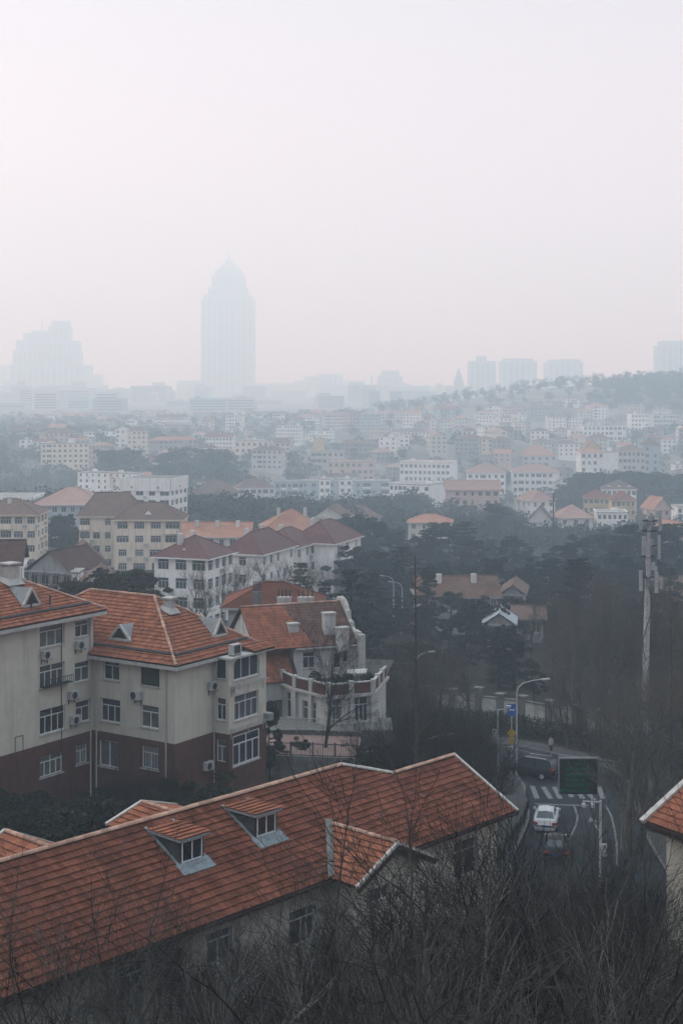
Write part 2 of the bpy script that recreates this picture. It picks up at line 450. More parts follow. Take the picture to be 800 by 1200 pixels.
def shed_dormer(root, P0, xl, xr, yf, yb, hf, tanp, tm):
    """P0 = eave level; main plane z = P0z + y*tanp"""
    z = lambda y: P0 + y * tanp
    b = MB(); b.poly([(xl, yf, z(yf) - .1), (xr, yf, z(yf) - .1), (xr, yf, z(yf) + hf), (xl, yf, z(yf) + hf)])
    for X in (xl, xr): b.poly([(X, yf, z(yf) - .1), (X, yf, z(yf) + hf), (X, yb, z(yb))])
    d = thingpart('dormer', root, b, M['cheek_shade'])
    O = Vector((xl - .14, yf - .22, 0)); T = (yb - yf); rise = z(yb) - (z(yf) + hf)
    s = rise / T; ln = math.hypot(T + .22, (T + .22) * s)
    O.z = z(yf) + hf - .22 * s + .05
    # tiles hang below the dormer part
    V = Vector((0, 1, s)).normalized()
    tiled_plane(d, tm, O, (1, 0, 0), V, [(0, 0), (xr - xl + .28, 0), (xr - xl + .28, ln - .1), (0, ln - .1)], thick=.09, undermat=M['grey'])
    w = xr - xl
    fr = MB(); f = .05
    a, c, zz, h = xl + .12, xr - .12, z(yf) + .06, hf - .16
    fr.box(a, yf - .05, zz, c, yf - .005, zz + f); fr.box(a, yf - .05, zz + h - f, c, yf - .005, zz + h)
    for X in (a, (a + c) / 2 - f / 2, c - f): fr.box(X, yf - .05, zz + f, X + f, yf - .005, zz + h - f)
    wd = link('window_frame', fr, M['frame'], d)
    link('pane', MB().poly([(a, yf - .02, zz), (c, yf - .02, zz), (c, yf - .02, zz + h), (a, yf - .02, zz + h)]), M['glass'], d)
    fl = MB(); e = .075
    N = Vector((0, -tanp, 1)).normalized()
    def q(x0, y0, x1, y1):
        pts = [Vector((x0, y0, z(y0))), Vector((x1, y0, z(y0))), Vector((x1, y1, z(y1))), Vector((x0, y1, z(y1)))]
        fl.poly([p + N * e for p in pts]); fl.poly([pts[0] + N * e, pts[1] + N * e, pts[1], pts[0]])
    q(xl - .22, yf - .55, xr + .16, yf - .005)
    for X0, X1 in ((xl - .15, xl - .005), (xr + .005, xr + .12)): q(X0, yf, X1, yb + .1)
    link('flashing', fl, M['lead'], d)
    return d
M['cheek_shade'] = mat('shaded_dormer_cheek', (0.045, 0.048, 0.05), rough=.8, var=.3)  # dark colour carries the shade on the dormer sides
M['lead'] = mat('lead_flashing', (0.17, 0.20, 0.215), rough=0.55, var=0.3, scale=4)
def thingpart(name, parent, mb, m): return link(name, mb, m, parent)

def fg_key(root, mx):
    W = root_mx(root) @ mx
    def k(s):
        p = W @ Vector((s[0] + .12, s[1] + .17, 0)); x, y = pxof(p)
        return p.y + (0 if 0 < x < 800 and y < 1130 else 1000)
    return k

def build_long_roof_house():
    ZE, TP = 7.8, 0.52; c = 1 / math.hypot(1, TP); s = TP * c
    r = thing('long_house', 'long cream house in front whose worn terracotta roof fills the lower left', 'house', (8.36, 68, 6.0), R(47))
    V = Vector((0, c, s)); LX = 47.0
    main = [(0, 0), (LX, 0), (LX, 3.8 / c), (LX - 4.63, 3.8 / c), (LX - 6.9, 5 / c), (0, 5 / c)]
    O = Vector((-LX, 0, ZE))
    hit = lambda px, py: ray_hit(r, (0, 0, ZE), (0, -s, c), px, py)
    # two shed dormers
    holes = []; dm = []
    for (bl, br, top, back) in (((209, 1013), (232, 1008), 991, (176, 970)), ((297, 982), (316, 979), 962, (258, 944))):
        a, b2, k = hit(*bl), hit(*br), hit(*back)
        yf = (a.y + b2.y) / 2; xl = a.x; xr = xl + 1.3
        hf = .98
        dm.append((xl, xr, yf, min(k.y, 4.6), hf))
        holes.append([(xl + LX + .1, yf / c + .1), (xr + LX - .1, yf / c + .1), (xr + LX - .1, min(k.y, 4.6) / c - .3), (xl + LX + .1, min(k.y, 4.6) / c - .3)])
    xa, hr, hw, ov = -10.4, 1.2, 2.5, 1.45
    yj = hr / TP
    holes.append([(LX + xa - hw + .35, .0), (LX + xa + hw - .35, .0), (LX + xa, yj / c - .4)])
    mxp = Matrix(((1, 0, 0, O.x), (0, c, -s, 0), (0, s, c, ZE), (0, 0, 0, 1)))
    tiled_plane(r, M['tile_old'], O, (1, 0, 0), V, main, singles=300, key=fg_key(r, mxp), holes=holes)
    for d in dm: shed_dormer(r, ZE, *d[:4], d[4], TP, M['tile'])
    # back slopes and hipped end
    b = MB(); zr, zl = ZE + 5 * TP, ZE + 3.8 * TP
    b.poly([(-LX, 10, ZE - .01), (-LX, 5, zr), (-6.9, 5, zr), (-1.9, 10, ZE - .01)])
    b.poly([(-6.9, 5, zr - .01), (-4.63, 3.8, zl), (-1.9, 7.5, ZE - .01), (-1.9, 10, ZE - .01)])
    b.poly([(-4.9, 3.8, zl - .005), (0, 3.8, zl - .005), (0, 7.6, ZE), (-4.9, 7.6, ZE)])
    link('back_roof', b, M['tile_old'], r)
    zz = .06
    ridge_line(r, (-LX, 5, zr + zz), (-6.9, 5, zr + zz), single=True, r=.12, step=.42)
    ridge_line(r, (-6.9, 5, zr + zz), (-4.63, 3.8, zl + zz), single=True, m=M['verge'])
    ridge_line(r, (-4.63, 3.8, zl + zz), (0, 3.8, zl + zz), single=True)
    vb = MB(); vb.obox(Vector((.02, 1.9, (ZE + zl) / 2 + .03)), (1, 0, 0), (0, c, s), (0, -s, c), .07, 1.95 / c, .075); link('verge', vb, M['verge'], r)
    # walls
    wy = .75; org = (0, wy, 0)
    specs = [((532, 984, 559, 1027), '2t', {'recess': .14}), ((339, 1064, 370, 1106), '2t', {}), ((243, 1090, 272, 1128), '2t', {}), ((140, 1130, 172, 1172), '2t', {})]
    put_windows(r, org, 0, -LX, -.5, specs, [(-5, ZE - .02, M['cream'], 'wall')])
    wall_holes(r, 'wall', M['cream'], (-.5, wy, 0), R(90), 0, 6.2, -5, ZE - .02, [(1.2, 4.4, 1.2, 1.5)])
    window(r, (-.5, wy, 0), R(90), 1.2, 4.4, 1.2, 1.5, '2t')
    link('gable_wall', MB().poly([(-.5, .75, ZE - .03), (-.5, 7, ZE - .03), (-.5, 3.8, zl - .15)]), M['cream'], r)
    ev = MB(); ev.box(-LX, .0, ZE - .2, 0, .74, ZE - .11); ev.box(-LX, -.1, ZE - .16, .05, -.005, ZE - .02)
    link('gutter', ev, M['under'], r)
    # cross gable in front
    for sg in (-1, 1):
        Vc = Vector((-sg * hw, 0, hr)).normalized(); Lv = math.hypot(hw, hr)
        if sg < 0:
            O2 = (xa - hw, yj, ZE); U2 = (0, -1, 0); P = [(yj, 0), (yj + ov, 0), (yj + ov, Lv), (0, Lv)]
        else:
            O2 = (xa + hw, -ov, ZE); U2 = (0, 1, 0); P = [(0, 0), (ov, 0), (ov + yj, Lv), (0, Lv)]
        tiled_plane(r, M['tile'], O2, U2, Vc, P)
        vv = MB(); mid = Vector((xa + sg * hw / 2, -ov - .03, ZE + hr / 2 + .03)); vv.obox(mid, Vc, (0, 1, 0), Vc.cross(Vector((0, 1, 0))), Lv / 2 + .05, .07, .06)
        link('verge', vv, M['verge'], r)
        bb = MB(); bb.obox(mid + Vector((0, -.02, -.2)), Vc, (0, 1, 0), Vc.cross(Vector((0, 1, 0))), Lv / 2, .03, .12); link('bargeboard', bb, M['under'], r)
    ridge_line(r, (xa, -ov, ZE + hr + .06), (xa, yj, ZE + hr + .06), single=True)
    vl = MB()
    pts = [(xa - hw - .22, -.05, ZE + .13), (xa - hw + .16, -.05, ZE + .15), (xa + .10, yj + .1, ZE + hr + .20), (xa - .15, yj + .25, ZE + hr + .22)]
    vl.poly(pts); link('valley_flashing', vl, M['concrete'], r)
    g = .5; gy = -ov + g
    org = (xa - 2.1, gy, 0)
    specs = [((433, 1039, 457, 1057), '3', {})]
    put_windows(r, org, 0, 0, 4.2, specs, [(-5, ZE - .12, M['cream'], 'wall')])
    link('gable_wall', MB().poly([(xa - 2.1, gy, ZE - .13), (xa + 2.1, gy, ZE - .13), (xa + .0, gy, ZE + hr - .15)]), M['cream'], r)
    wall_holes(r, 'wall', M['cream'], (xa - 2.1, wy, 0), R(-90), 0, wy - gy, -5, ZE - .1)
    wall_holes(r, 'wall', M['cream'], (xa + 2.1, gy, 0), R(90), 0, wy - gy, -5, ZE - .1)
    # two small wings behind the ridge
    for (xw, k, hb, dr) in ((-23.2, 3.0, 3.2, 1.5), (-17.0, 2.1, 1.9, .55)):
        Lv = math.hypot(hb, dr)
        for sg in (-1, 1):
            Vc = Vector((-sg * hb, 0, dr)).normalized()
            U2 = (0, -1, 0) if sg < 0 else (0, 1, 0)
            O2 = (xw + sg * hb, 5 + k if sg < 0 else 5.15, zr - dr); ln = k - .15
            tiled_plane(r, M['tile'], O2, U2, Vc, [(0, 0), (ln, 0), (ln, Lv), (0, Lv)])
            vv = MB(); vv.obox(Vector((xw + sg * hb / 2, 5 + k + .05, zr - dr / 2 + .04)), Vc, (0, 1, 0), Vc.cross(Vector((0, 1, 0))), Lv / 2, .07, .07); link('verge', vv, M['verge'], r)
        ridge_line(r, (xw, 5, zr + .05), (xw, 5 + k, zr + .05), single=True)
        wall_holes(r, 'wall', M['cream'], (xw + hb - .4, 5 + k - .4, 0), R(180), 0, 2 * hb - .8, -4, zr - dr - .1)
    wall_holes(r, 'wall', M['cream'], (-2.5, 9.4, 0), R(180), 0, LX - 2.5, -4, ZE - .05)
    return r

def tri_dormer(root, C, U, V, w, h, runtan, m_front, back=None):
    """triangular dormer: C on the roof plane (base centre), U along eave, inward horizontal = H"""
    U = Vector(U); V = Vector(V); H = Vector((V.x, V.y, 0)).normalized(); Z = Vector((0, 0, 1)); C = Vector(C) + Z * .05
    L = h / runtan
    a, b2, t = C - U * w / 2, C + U * w / 2, C + Z * h; tb = t + H * L
    b = MB(); ov = -H * .18
    b.poly([a + ov - U*.1, tb, t + ov + Z * .06]); b.poly([b2 + ov + U*.1, t + ov + Z * .06, tb])
    d = link('dormer', b, M['grey'], root)
    fr = MB()
    for p, q in ((a, t), (t, b2), (b2, a)):
        dd = (q - p); fr.obox((p + q) / 2 - H * .1, dd.normalized(), H, dd.normalized().cross(H), dd.length / 2 + .05, .09, .075)
    link('dormer_frame', fr, m_front, d)
    k = MB(); cc = C + Z * h * .36; sc = .8
    k.poly([cc + (p - cc) * sc - H * .04 for p in (a, b2, t)]); link('louvre_opening', k, M['dark'], d)
    return d

def hip_building(root, ZE, x0, y0, x1, y1, A1, A2, rise, faces, tm):
    """tiled hip roof; ridge along y from A1 to A2.  faces: which sides get tiles"""
    out = {}
    def plane(O, U, W, run, poly): 
        V = Vector(W) * run + Vector((0, 0, rise)); out_l = V.length
        tiled_plane(root, tm, O, U, V, [(u, v * out_l) for u, v in poly]); return Vector(U), V.normalized(), Vector(O)
    xm = A1[0]; Ly = y1 - y0; Lx = x1 - x0
    if 'left' in faces: out['left'] = plane((x0, y1, ZE), (0, -1, 0), (1, 0, 0), xm - x0, [(0, 0), (Ly, 0), (y1 - A1[1], 1), (y1 - A2[1], 1)])
    if 'front' in faces: out['front'] = plane((x0, y0, ZE), (1, 0, 0), (0, 1, 0), A1[1] - y0, [(0, 0), (Lx, 0), (xm - x0, 1)])
    b = MB(); zr = ZE + rise
    if 'left' not in faces: b.poly([(x0, y1, ZE), (x0, y0, ZE), (A1[0], A1[1], zr), (A2[0], A2[1], zr)])
    b.poly([(x1, y0, ZE), (x1, y1, ZE), (A2[0], A2[1], zr), (A1[0], A1[1], zr)])
    b.poly([(x1, y1, ZE), (x0, y1, ZE), (A2[0], A2[1], zr)])
    link('back_roof', b, tm, root)
    for p, q in (((x0, y0, ZE), (*A1, zr)), ((x1, y0, ZE), (*A1, zr)), ((x0, y1, ZE), (*A2, zr)), ((x1, y1, ZE), (*A2, zr)), ((*A1, zr), (*A2, zr))):
        ridge_line(root, Vector(p) + Vector((0, 0, .07)), Vector(q) + Vector((0, 0, .07)), r=.12)
    e = MB(); e.box(x0, y0, ZE - .34, x1, y1, ZE - .10); link('eave', e, M['trim'], root)
    return out

def gutter(root, O, U, V, a, b2, v):
    U = Vector(U); V = Vector(V).normalized(); N = U.cross(V)
    g = MB(); g.obox(Vector(O) + U * (a + b2) / 2 + V * v + N * .07, U, V, N, (b2 - a) / 2, .10, .055); link('snow_gutter', g, M['dark'], root)

def pipe(root, pts, r=.055, m=None):
    return link('drain_pipe', MB().tube(pts, r, 6), m or M['trim'], root)

def build_flats():
    th = math.atan2(.835, .55)
    # ---------------- corner block
    r = thing('apartment_block', 'four storey cream flats with terracotta hip roof and brown ground floor, left of the villa', 'apartment block', (-11.3, 96.7, 4.5), th)
    ZE, BZ = 10.76, 5.3
    A1, A2 = (4.25, 5.5), (4.25, 11.8)
    pl = hip_building(r, ZE, -.6, -.6, 9.1, 17.6, A1, A2, 3.6, ('left', 'front'), M['tile'])
    gutter(r, pl['left'][2], (0, -1, 0), pl['left'][1], .6, 17.6, .95); gutter(r, pl['front'][2], (1, 0, 0), pl['front'][1], .6, 9.1, .95)
    bands = [(-3, BZ, M['brick'], 'lower_wall'), (BZ, ZE - .11, M['cream'], 'upper_wall')]
    S = {'fmat': M['screen'], 'gmat': M['screen']}
    org = (0, 17, 0); ph = R(-90)
    put_windows(r, org, ph, 0, 17, [((121,773,140,797),'2t',{}), ((165,778,187,804),'1',S), ((118,819,141,846),'3t',{}), ((165,827,186,853),'2t',{}),
        ((116,868,139,899),'2',{'fw':.09}), ((166,875,186,901),'2tb',{})], bands)
    put_windows(r, (0,0,0), 0, 0, 9, [], bands)
    # bay
    bx0, bx1, by = 4.15, 8.5, -1.4
    put_windows(r, (bx0, 0, 0), R(-90), 0, 1.4, [((253.5,770,264.5,795),'1',S), ((253.5,818,264.5,844),'2t',{}), ((253.5,867,264.5,893),'2t',{'sill':False})], bands)
    put_windows(r, (bx0, by, 0), 0, 0, bx1 - bx0, [((274,766,304,794),'3',{}), ((275,812,303,841),'4t',{}), ((273,858,304,893),'4t',{'fw':.08,'recess':.02})], bands)
    u, z, w, h = fbox(r, (bx0, by, 0), 0, 274, 766, 304, 794)   # arched head of the top window
    a = MB(); n = 10; hh = h * .42
    for sg in (0, 1):
        for i in range(n):
            x0_, x1_ = i / n * w / 2, (i + 1) / n * w / 2
            f = lambda x: h - hh + hh * math.sqrt(max(0, 1 - (1 - x / (w / 2)) ** 2))
            p = [(x0_, f(x0_)), (x1_, f(x1_)), (x1_, h), (x0_, h)]
            p = [(w - q[0], q[1]) for q in p][::-1] if sg else p
            a.poly([(u + q[0], .03, z + q[1]) for q in p])
    link('arch_head', a, M['cream'], r, (bx0, by, 0), (0, 0, 0))
    wall_holes(r, 'upper_wall', M['cream'], (bx1, by, 0), R(90), 0, 1.4, BZ, ZE - .11); wall_holes(r, 'lower_wall', M['brick'], (bx1, by, 0), R(90), 0, 1.4, -3, BZ)
    s = MB().box(3.95, -1.72, ZE - .24, 9.15, -.61, ZE - .09); link('bay_roof_slab', s, M['trim'], r)
    Vb = Vector((0, 1.4, .34)); tiled_plane(r, M['tile'], (6.6, -1.78, ZE - .02), (1, 0, 0), Vb, [(0, 0), (2.5, 0), (2.5, 1.2), (0, 1.2)])
    for (zz) in (fbox(r, (bx0, by, 0), 0, 274, 795, 304, 800)[1], fbox(r, (bx0, by, 0), 0, 275, 844, 303, 849)[1]):
        k = MB(); k.box(bx0 + .1, by - .45, zz, bx1 - .2, by - .40, zz + .04); k.box(bx0 + .1, by - .2, zz, bx1 - .2, by - .16, zz + .04)
        for x in (bx0 + .2, (bx0 + bx1) / 2, bx1 - .4): k.box(x, by - .45, zz - .02, x + .04, by - .001, zz + .02); k.box(x, by - .05, zz - .7, x + .04, by - .002, zz - .03)
        link('drying_rack', k, M['galv'], r)
    e = thingpart('awning', r, MB().box(bx1 - .3, by - .5, fbox(r, (bx0, by, 0), 0, 300, 832, 304, 846)[1], bx1 + .25, by + .6, fbox(r, (bx0, by, 0), 0, 300, 832, 304, 846)[1] + .5), M['grey'])
    c1 = ray_hit(r, (4.25, 5.5, ZE + 3.6), (-.6, 0, 1), 201, 716) if False else None
    P = pl['front']; N = P[0].cross(P[1]); h1 = ray_hit(r, P[2], N, 201, 719); chimney(r, h1.x, h1.y + .2, h1.z + .3, .62, .62, .65)
    h2 = ray_hit(r, P[2], N, 257, 745); tri_dormer(r, h2, P[0], P[1], 1.5, 1.15, 3.6 / 6.1, M['verge'])
    P = pl['left']; N = P[0].cross(P[1]); h3 = ray_hit(r, P[2], N, 142, 750); tri_dormer(r, h3, P[0], P[1], 1.9, 1.0, 3.6 / 4.85, M['verge'])
    pipe(r, [(-.06, 7.15, -2), (-.06, 7.15, ZE - .3)]); pipe(r, [(-.07, .75, 0), (-.07, .75, ZE - .4), (-.3, .75, ZE - .25)])
    pipe(r, [(bx0 - .05, -.12, 0), (bx0 - .05, -.12, ZE - .4)], .04)
    def ac(px, py, org, ph, label):
        u, z = facade_hit(r, org, ph, px, py); return ac_unit(r, org, ph, u, z, label)
    ac(157, 818, (0,17,0), R(-90), 'air conditioner unit under the dark green screened top window of the corner flats')
    ac(243, 809, (0,0,0), 0, 'air conditioner unit high on the blank cream wall beside the bay')
    ac(237, 903, (0,0,0), 0, 'air conditioner unit low on the brown wall beside the bay')
    # unit standing on the bay roof
    p = root_mx(r) @ Vector((4.6, -1.0, ZE - .09))
    t = thing('air_conditioner', 'air conditioner unit standing on the flat roof of the bay', 'air conditioner', p, th, 'outdoor air conditioner units on the flats')
    link('casing', MB().box(0, -.4, .08, 1.0, .0, .80), M['ac'], t)
    link('fan_grille', MB().poly([(.15, -.405, .16), (.85, -.405, .16), (.85, -.405, .72), (.15, -.405, .72)]), M['dark'], t)
    link('foot', MB().box(.05, -.38, 0, .15, -.02, .08).box(.85, -.38, 0, .95, -.02, .08), M['dark'], t)
    # dish
    u, z = facade_hit(r, (bx0, by, 0), 0, 273.5, 806); q = root_mx(r) @ Vector((bx0 + u, by - .35, z))
    t = thing('satellite_dish', 'small pale satellite dish on the bay corner of the flats', 'satellite dish', q, th)
    d = MB(); rim = [(math.cos(i * math.pi / 8) * .36, -.05, math.sin(i * math.pi / 8) * .36) for i in range(16)]
    for i in range(16): d.poly([(0, .05, 0), rim[i], rim[(i + 1) % 16]])
    link('dish', d, M['ac'], t); link('arm', MB().tube([(0, .05, -.1), (0, .34, -.2)], .025, 5), M['dark'], t)
    # ---------------- left block
    r1 = thing('apartment_block', 'taller cream flats cut by the left picture edge, blank wall beside stacked windows', 'apartment block', (-17.56, 100.8, 4.5), th)
    ZE1 = 13.8
    xm = -7.4
    # ridge runs along x: build directly
    rise = 4.1; W = 14.2; x0, x1, y0, y1 = -34, .7, -.7, W + .7
    ry = W / 2; run = ry + .7
    V = Vector((0, run, rise)); Lv = V.length
    Pl = [(0, 0), (x1 - x0, 0), (x1 - x0 - run, Lv), (0, Lv)]
    tiled_plane(r1, M['tile'], (x0, y0, ZE1), (1, 0, 0), V, Pl)
    b = MB(); zr = ZE1 + rise
    b.poly([(x1, y0, ZE1), (x1, y1, ZE1), (x1 - run, ry, zr)]); b.poly([(x1, y1, ZE1), (x0, y1, ZE1), (x0, ry, zr), (x1 - run, ry, zr)])
    link('back_roof', b, M['tile'], r1)
    for p, q in (((x1, y0, ZE1), (x1 - run, ry, zr)), ((x1, y1, ZE1), (x1 - run, ry, zr)), ((x0, ry, zr), (x1 - run, ry, zr))):
        ridge_line(r1, Vector(p) + Vector((0,0,.07)), Vector(q) + Vector((0,0,.07)), r=.12)
    link('eave', MB().box(x0, y0, ZE1 - .34, x1, y1, ZE1 - .10), M['trim'], r1)
    gutter(r1, (x0, y0, ZE1), (1, 0, 0), V, 0, x1 - x0 - .9, 1.0)
    bands = [(-3, BZ, M['brick'], 'lower_wall'), (BZ, ZE1 - .11, M['cream'], 'upper_wall')]
    org = (-34, 0, 0)
    put_windows(r1, org, 0, 0, 34, [((47,731,76,757),'3t',{}), ((88.5,727,105,746),'2t',{}), ((47,778,76,804),'4t',{}), ((88,775,106,798),'2t',{}),
        ((47,829,77,858),'4t',{}), ((89,821,106,846),'2t',{}), ((47,884,74,908),'4t',{}), ((89,873,103,895),'2tb',{})], bands)
    wall_holes(r1, 'upper_wall', M['cream'], (0, 0, 0), R(90), 0, W, BZ, ZE1 - .11)
    wall_holes(r1, 'lower_wall', M['brick'], (0, 0, 0), R(90), 0, W, -3, BZ)
    N = Vector((1, 0, 0)).cross(V.normalized())
    h1 = ray_hit(r1, (x0, y0, ZE1), N, 16, 686); chimney(r1, h1.x, h1.y + .35, h1.z + .35, .95, .95, 1.0)
    h2 = ray_hit(r1, (x0, y0, ZE1), N, 36, 710); tri_dormer(r1, h2, (1,0,0), V.normalized(), 1.55, 1.15, rise / run, M['verge'])
    h3 = ray_hit(r1, (x0, y0, ZE1), N, 59, 710); link('vent_pipe', MB().tube([h3, h3 + Vector((0,0,.75))], .06, 6), M['dark'], r1)
    h3 = ray_hit(r1, (x0, y0, ZE1), N, 37, 714); link('vent_pipe', MB().tube([h3, h3 + Vector((0,0,.8))], .06, 6), M['dark'], r1)
    pipe(r1, [(-.35, -.08, 0), (-.35, -.08, ZE1 - .35)])
    pipe(r1, [(-3.2, -.05, 4.2), (-3.2, -.05, ZE1 - .35)], .03, M['dark'])
    def ac1(px, py, label):
        u, z = facade_hit(r1, org, 0, px, py); return ac_unit(r1, org, 0, u, z, label)
    ac1(47, 773, 'air conditioner unit under the wide top window of the left flats')
    ac1(87, 761, 'air conditioner unit under the narrow top window of the left flats')
    ac1(79, 820, 'air conditioner unit between the windows of the third floor of the left flats')
    ac1(81, 849, 'air conditioner unit between the windows of the second floor of the left flats')
    u, z = facade_hit(r1, org, 0, 47, 806); u2 = facade_hit(r1, org, 0, 80, 806)[0]
    k = MB(); 
    k.box(u, -.5, z, u2, -.02, z + .05)
    for i in range(15): x = u + (u2 - u) * i / 14; k.box(x, -.5, z + .05, x + .025, -.475, z + .5)
    k.box(u, -.51, z + .5, u2, -.47, z + .54); link('balcony_rack', k, M['dark'], r1, org)
    u, z = facade_hit(r1, org, 0, 23, 880)
    k = MB(); k.box(u - .4, -.03, z, u - .36, -.002, z + 1); k.box(u + .3, -.03, z, u + .34, -.002, z + 1); k.box(u - .36, -.03, z + .96, u + .3, -.002, z + 1)
    link('wall_hatch_frame', k, M['dark'], r1, org)
    return r, r1

def build_villa():
    r = thing('villa', 'old white villa with red roof, scrolled gable and balcony terrace beside the flats', 'villa', (-2.0, 121.0, 3.2), 0)
    base = Vector((-2, 121, 3.2))
    def P(px, D): return Vector(((px - 400) / F * D + 2, D - 121))
    pts = [P(303, 128), P(346, 121.2), P(385, 118), P(437, 119.5), P(452, 126)]
    TZ = 5.2
    wn = [[((312,806,326,838),'2t'), ((335,812,346,842),'2t')] , [((354,822,370,849),'2t')], [((388,819,400,848),'2tb'), ((411,817,431,846),'4t')], []]
    for k in range(4):
        a, b = pts[k], pts[k + 1]; d = b - a; ph = math.atan2(d.y, d.x)
        put_windows(r, (a.x, a.y, 0), ph, 0, d.length, [(w[0], w[1], {}) for w in wn[k]], [(-3, TZ, M['white'], 'wall')])
    wall_holes(r, 'wall', M['white'], (pts[0].x - 3, pts[0].y, 0), 0, 0, 3, -3, TZ)
    ex = [pts[0] + Vector((-2.5, 9)), pts[4] + Vector((1, 8))]
    poly = pts + [ex[1], ex[0]]
    b = MB(); b.poly([(p.x, p.y, TZ) for p in poly]); link('terrace_floor', b, M['paving'], r)
    # cornice, posts and panels of the balustrade
    c = MB()
    for k in range(4):
        a, b2 = pts[k], pts[k + 1]; d = (b2 - a); n = Vector((d.y, -d.x)).normalized(); m3 = (a + b2) / 2 + n * .12
        c.obox((m3.x, m3.y, TZ - .02), (d.x, d.y, 0) / np.float64(d.length) if False else (d.normalized().x, d.normalized().y, 0), (n.x, n.y, 0), (0, 0, 1), d.length / 2 + .06, .17, .10 + .004 * k)
    link('cornice', c, M['trim'], r)
    M['redpanel'] = mat('red_balustrade_panel', (0.085, 0.033, 0.028), var=.25, stain=.3)
    for k in range(4):
        a, b2 = pts[k], pts[k + 1]; d = b2 - a; L = d.length; u = d.normalized(); nn = max(1, round(L / 2.6))
        for i in range(nn):
            p0 = a + u * (L * i / nn); p1 = a + u * (L * (i + 1) / nn); mid = (p0 + p1) / 2
            link('post', MB().obox((p0.x, p0.y, TZ + .62), (u.x, u.y, 0), (-u.y, u.x, 0), (0, 0, 1), .2, .2, .56), M['trim'], r)
            link('balustrade_panel', MB().obox((mid.x, mid.y, TZ + .53), (u.x, u.y, 0), (-u.y, u.x, 0), (0, 0, 1), (p1 - p0).length / 2 - .21, .07, .44), M['redpanel'], r)
            link('coping', MB().obox((mid.x, mid.y, TZ + 1.02), (u.x, u.y, 0), (-u.y, u.x, 0), (0, 0, 1), (p1 - p0).length / 2 - .21, .12, .05), M['trim'], r)
    for k, (a, b2) in enumerate(zip(pts, pts[1:])):      # pilasters between the french windows
        d = b2 - a; L = d.length; u_ = d.normalized()
        for t in ((.02, .5, .98) if k < 3 else (.02,)):
            q = a + u_ * L * t; link('pilaster', MB().obox((q.x + u_.y * .1, q.y - u_.x * .1, TZ / 2 + .0), (u_.x, u_.y, 0), (-u_.y, u_.x, 0), (0, 0, 1), .2, .16, TZ / 2 + .4 - .5), M['trim'], r)
    # upper block, turned a little
    th = R(22); o = Vector((P(344, 124.5).x, P(344, 124.5).y, 0))
    u = Vector((math.cos(th), math.sin(th), 0)); v = Vector((-math.sin(th), math.cos(th), 0))
    UL, UW, EZ, RZ = 5.9, 7.6, 8.15, 11.3
    put_windows(r, o, th, 0, UL, [((355,764,369,783),'2t',{}), ((391,765,400,783),'1',{}), ((402,762,408,776),'1',{})], [(TZ, EZ, M['white'], 'upper_wall')])
    wall_holes(r, 'upper_wall', M['white'], o + u * UL, th + R(90), 0, UW, TZ, EZ)
    wall_holes(r, 'upper_wall', M['white'], o + v * UW, th - R(90), 0, UW, TZ, EZ)
    V = v * (UW / 2 + .5) + Vector((0, 0, RZ - EZ)); Lv = V.length
    XL = 3.7; O = o - u * XL - v * .5 + Vector((0, 0, EZ))
    tiled_plane(r, M['tile'], O, u, V, [(0, 0), (XL + 1.9, 0), (XL + .2, Lv), (0, Lv)])
    tiled_plane(r, mat('mossy_brown_tile', (0.105, 0.060, 0.048), var=.4, scale=.8, island=.2, stain=.3), O, u, V, [(XL + 1.9, 0), (XL + UL, 0), (XL + UL, Lv), (XL + .2, Lv)])
    b = MB(); E = o + v * (UW + .5) + Vector((0, 0, EZ)); zt = Vector((0, 0, RZ)); m1 = o + v * UW / 2
    b.poly([E + u * UL, E - u * XL, m1 - u * XL + zt, m1 + u * UL + zt]); link('back_roof', b, M['tile_old'], r)
    link('gable', MB().poly([o - u * (XL - .3) + Vector((0, 0, EZ)), o - u * (XL - .3) + v * UW + Vector((0, 0, EZ)), m1 - u * (XL - .3) + zt - Vector((0, 0, .2))]), M['white'], r)
    wall_holes(r, 'upper_wall', M['white'], o - u * (XL - .3) + v * UW, th - R(90), 0, UW, 0, EZ); wall_holes(r, 'upper_wall', M['white'], o - u * (XL - .3) + v * 1.95, th, 0, XL - .3, 0, EZ)
    ridge_line(r, m1 - u * XL + Vector((0,0,RZ + .06)), m1 + u * UL + Vector((0,0,RZ + .06)))
    link('eave', MB().obox(o + u * (UL / 2) - v * .3 + Vector((0, 0, EZ - .12)), u, v, (0, 0, 1), UL / 2, .28, .07), M['trim'], r)
    # scrolled gable wall at the right end
    prof = []
    W2 = UW / 2 + .75
    for (t, z) in ((-1, -.1), (-1, .95), (-.84, .95), (-.84, .75), (-.78, .85), (-.66, 1.0), (-.60, 1.35), (-.60, 1.75), (-.50, 1.8), (-.44, 1.95), (-.42, 2.4), (-.42, 2.75), (-.34, 2.8), (-.30, 3.2), (-.18, 3.68), (0, 3.85)):
        prof.append((t * W2 * .94, z * .9 if z > 1 else z))
    prof = prof + [(-t, z) for t, z in prof[-2::-1]]
    g = MB(); G0 = o + u * (UL + .0) + v * UW / 2 + Vector((0, 0, EZ)); n = len(prof); k0 = 0
    for off in (0, .34):
        for (t, z) in prof: g.v.append(tuple(G0 + u * off + v * t + Vector((0, 0, z))))
    g.f = [tuple(range(n - 1, -1, -1)), tuple(range(n, 2 * n))] + [(i, i + 1, n + i + 1, n + i) for i in range(n - 1)] + [(n - 1, 0, n, 2 * n - 1)]
    g.m = [0] * len(g.f)
    gb = link('scrolled_gable', g, M['white'], r)
    rim = MB(); rim.tube([G0 + u * .17 + v * t + Vector((0, 0, z)) for t, z in prof], .2, 6); link('gable_coping', rim, M['trim'], gb)
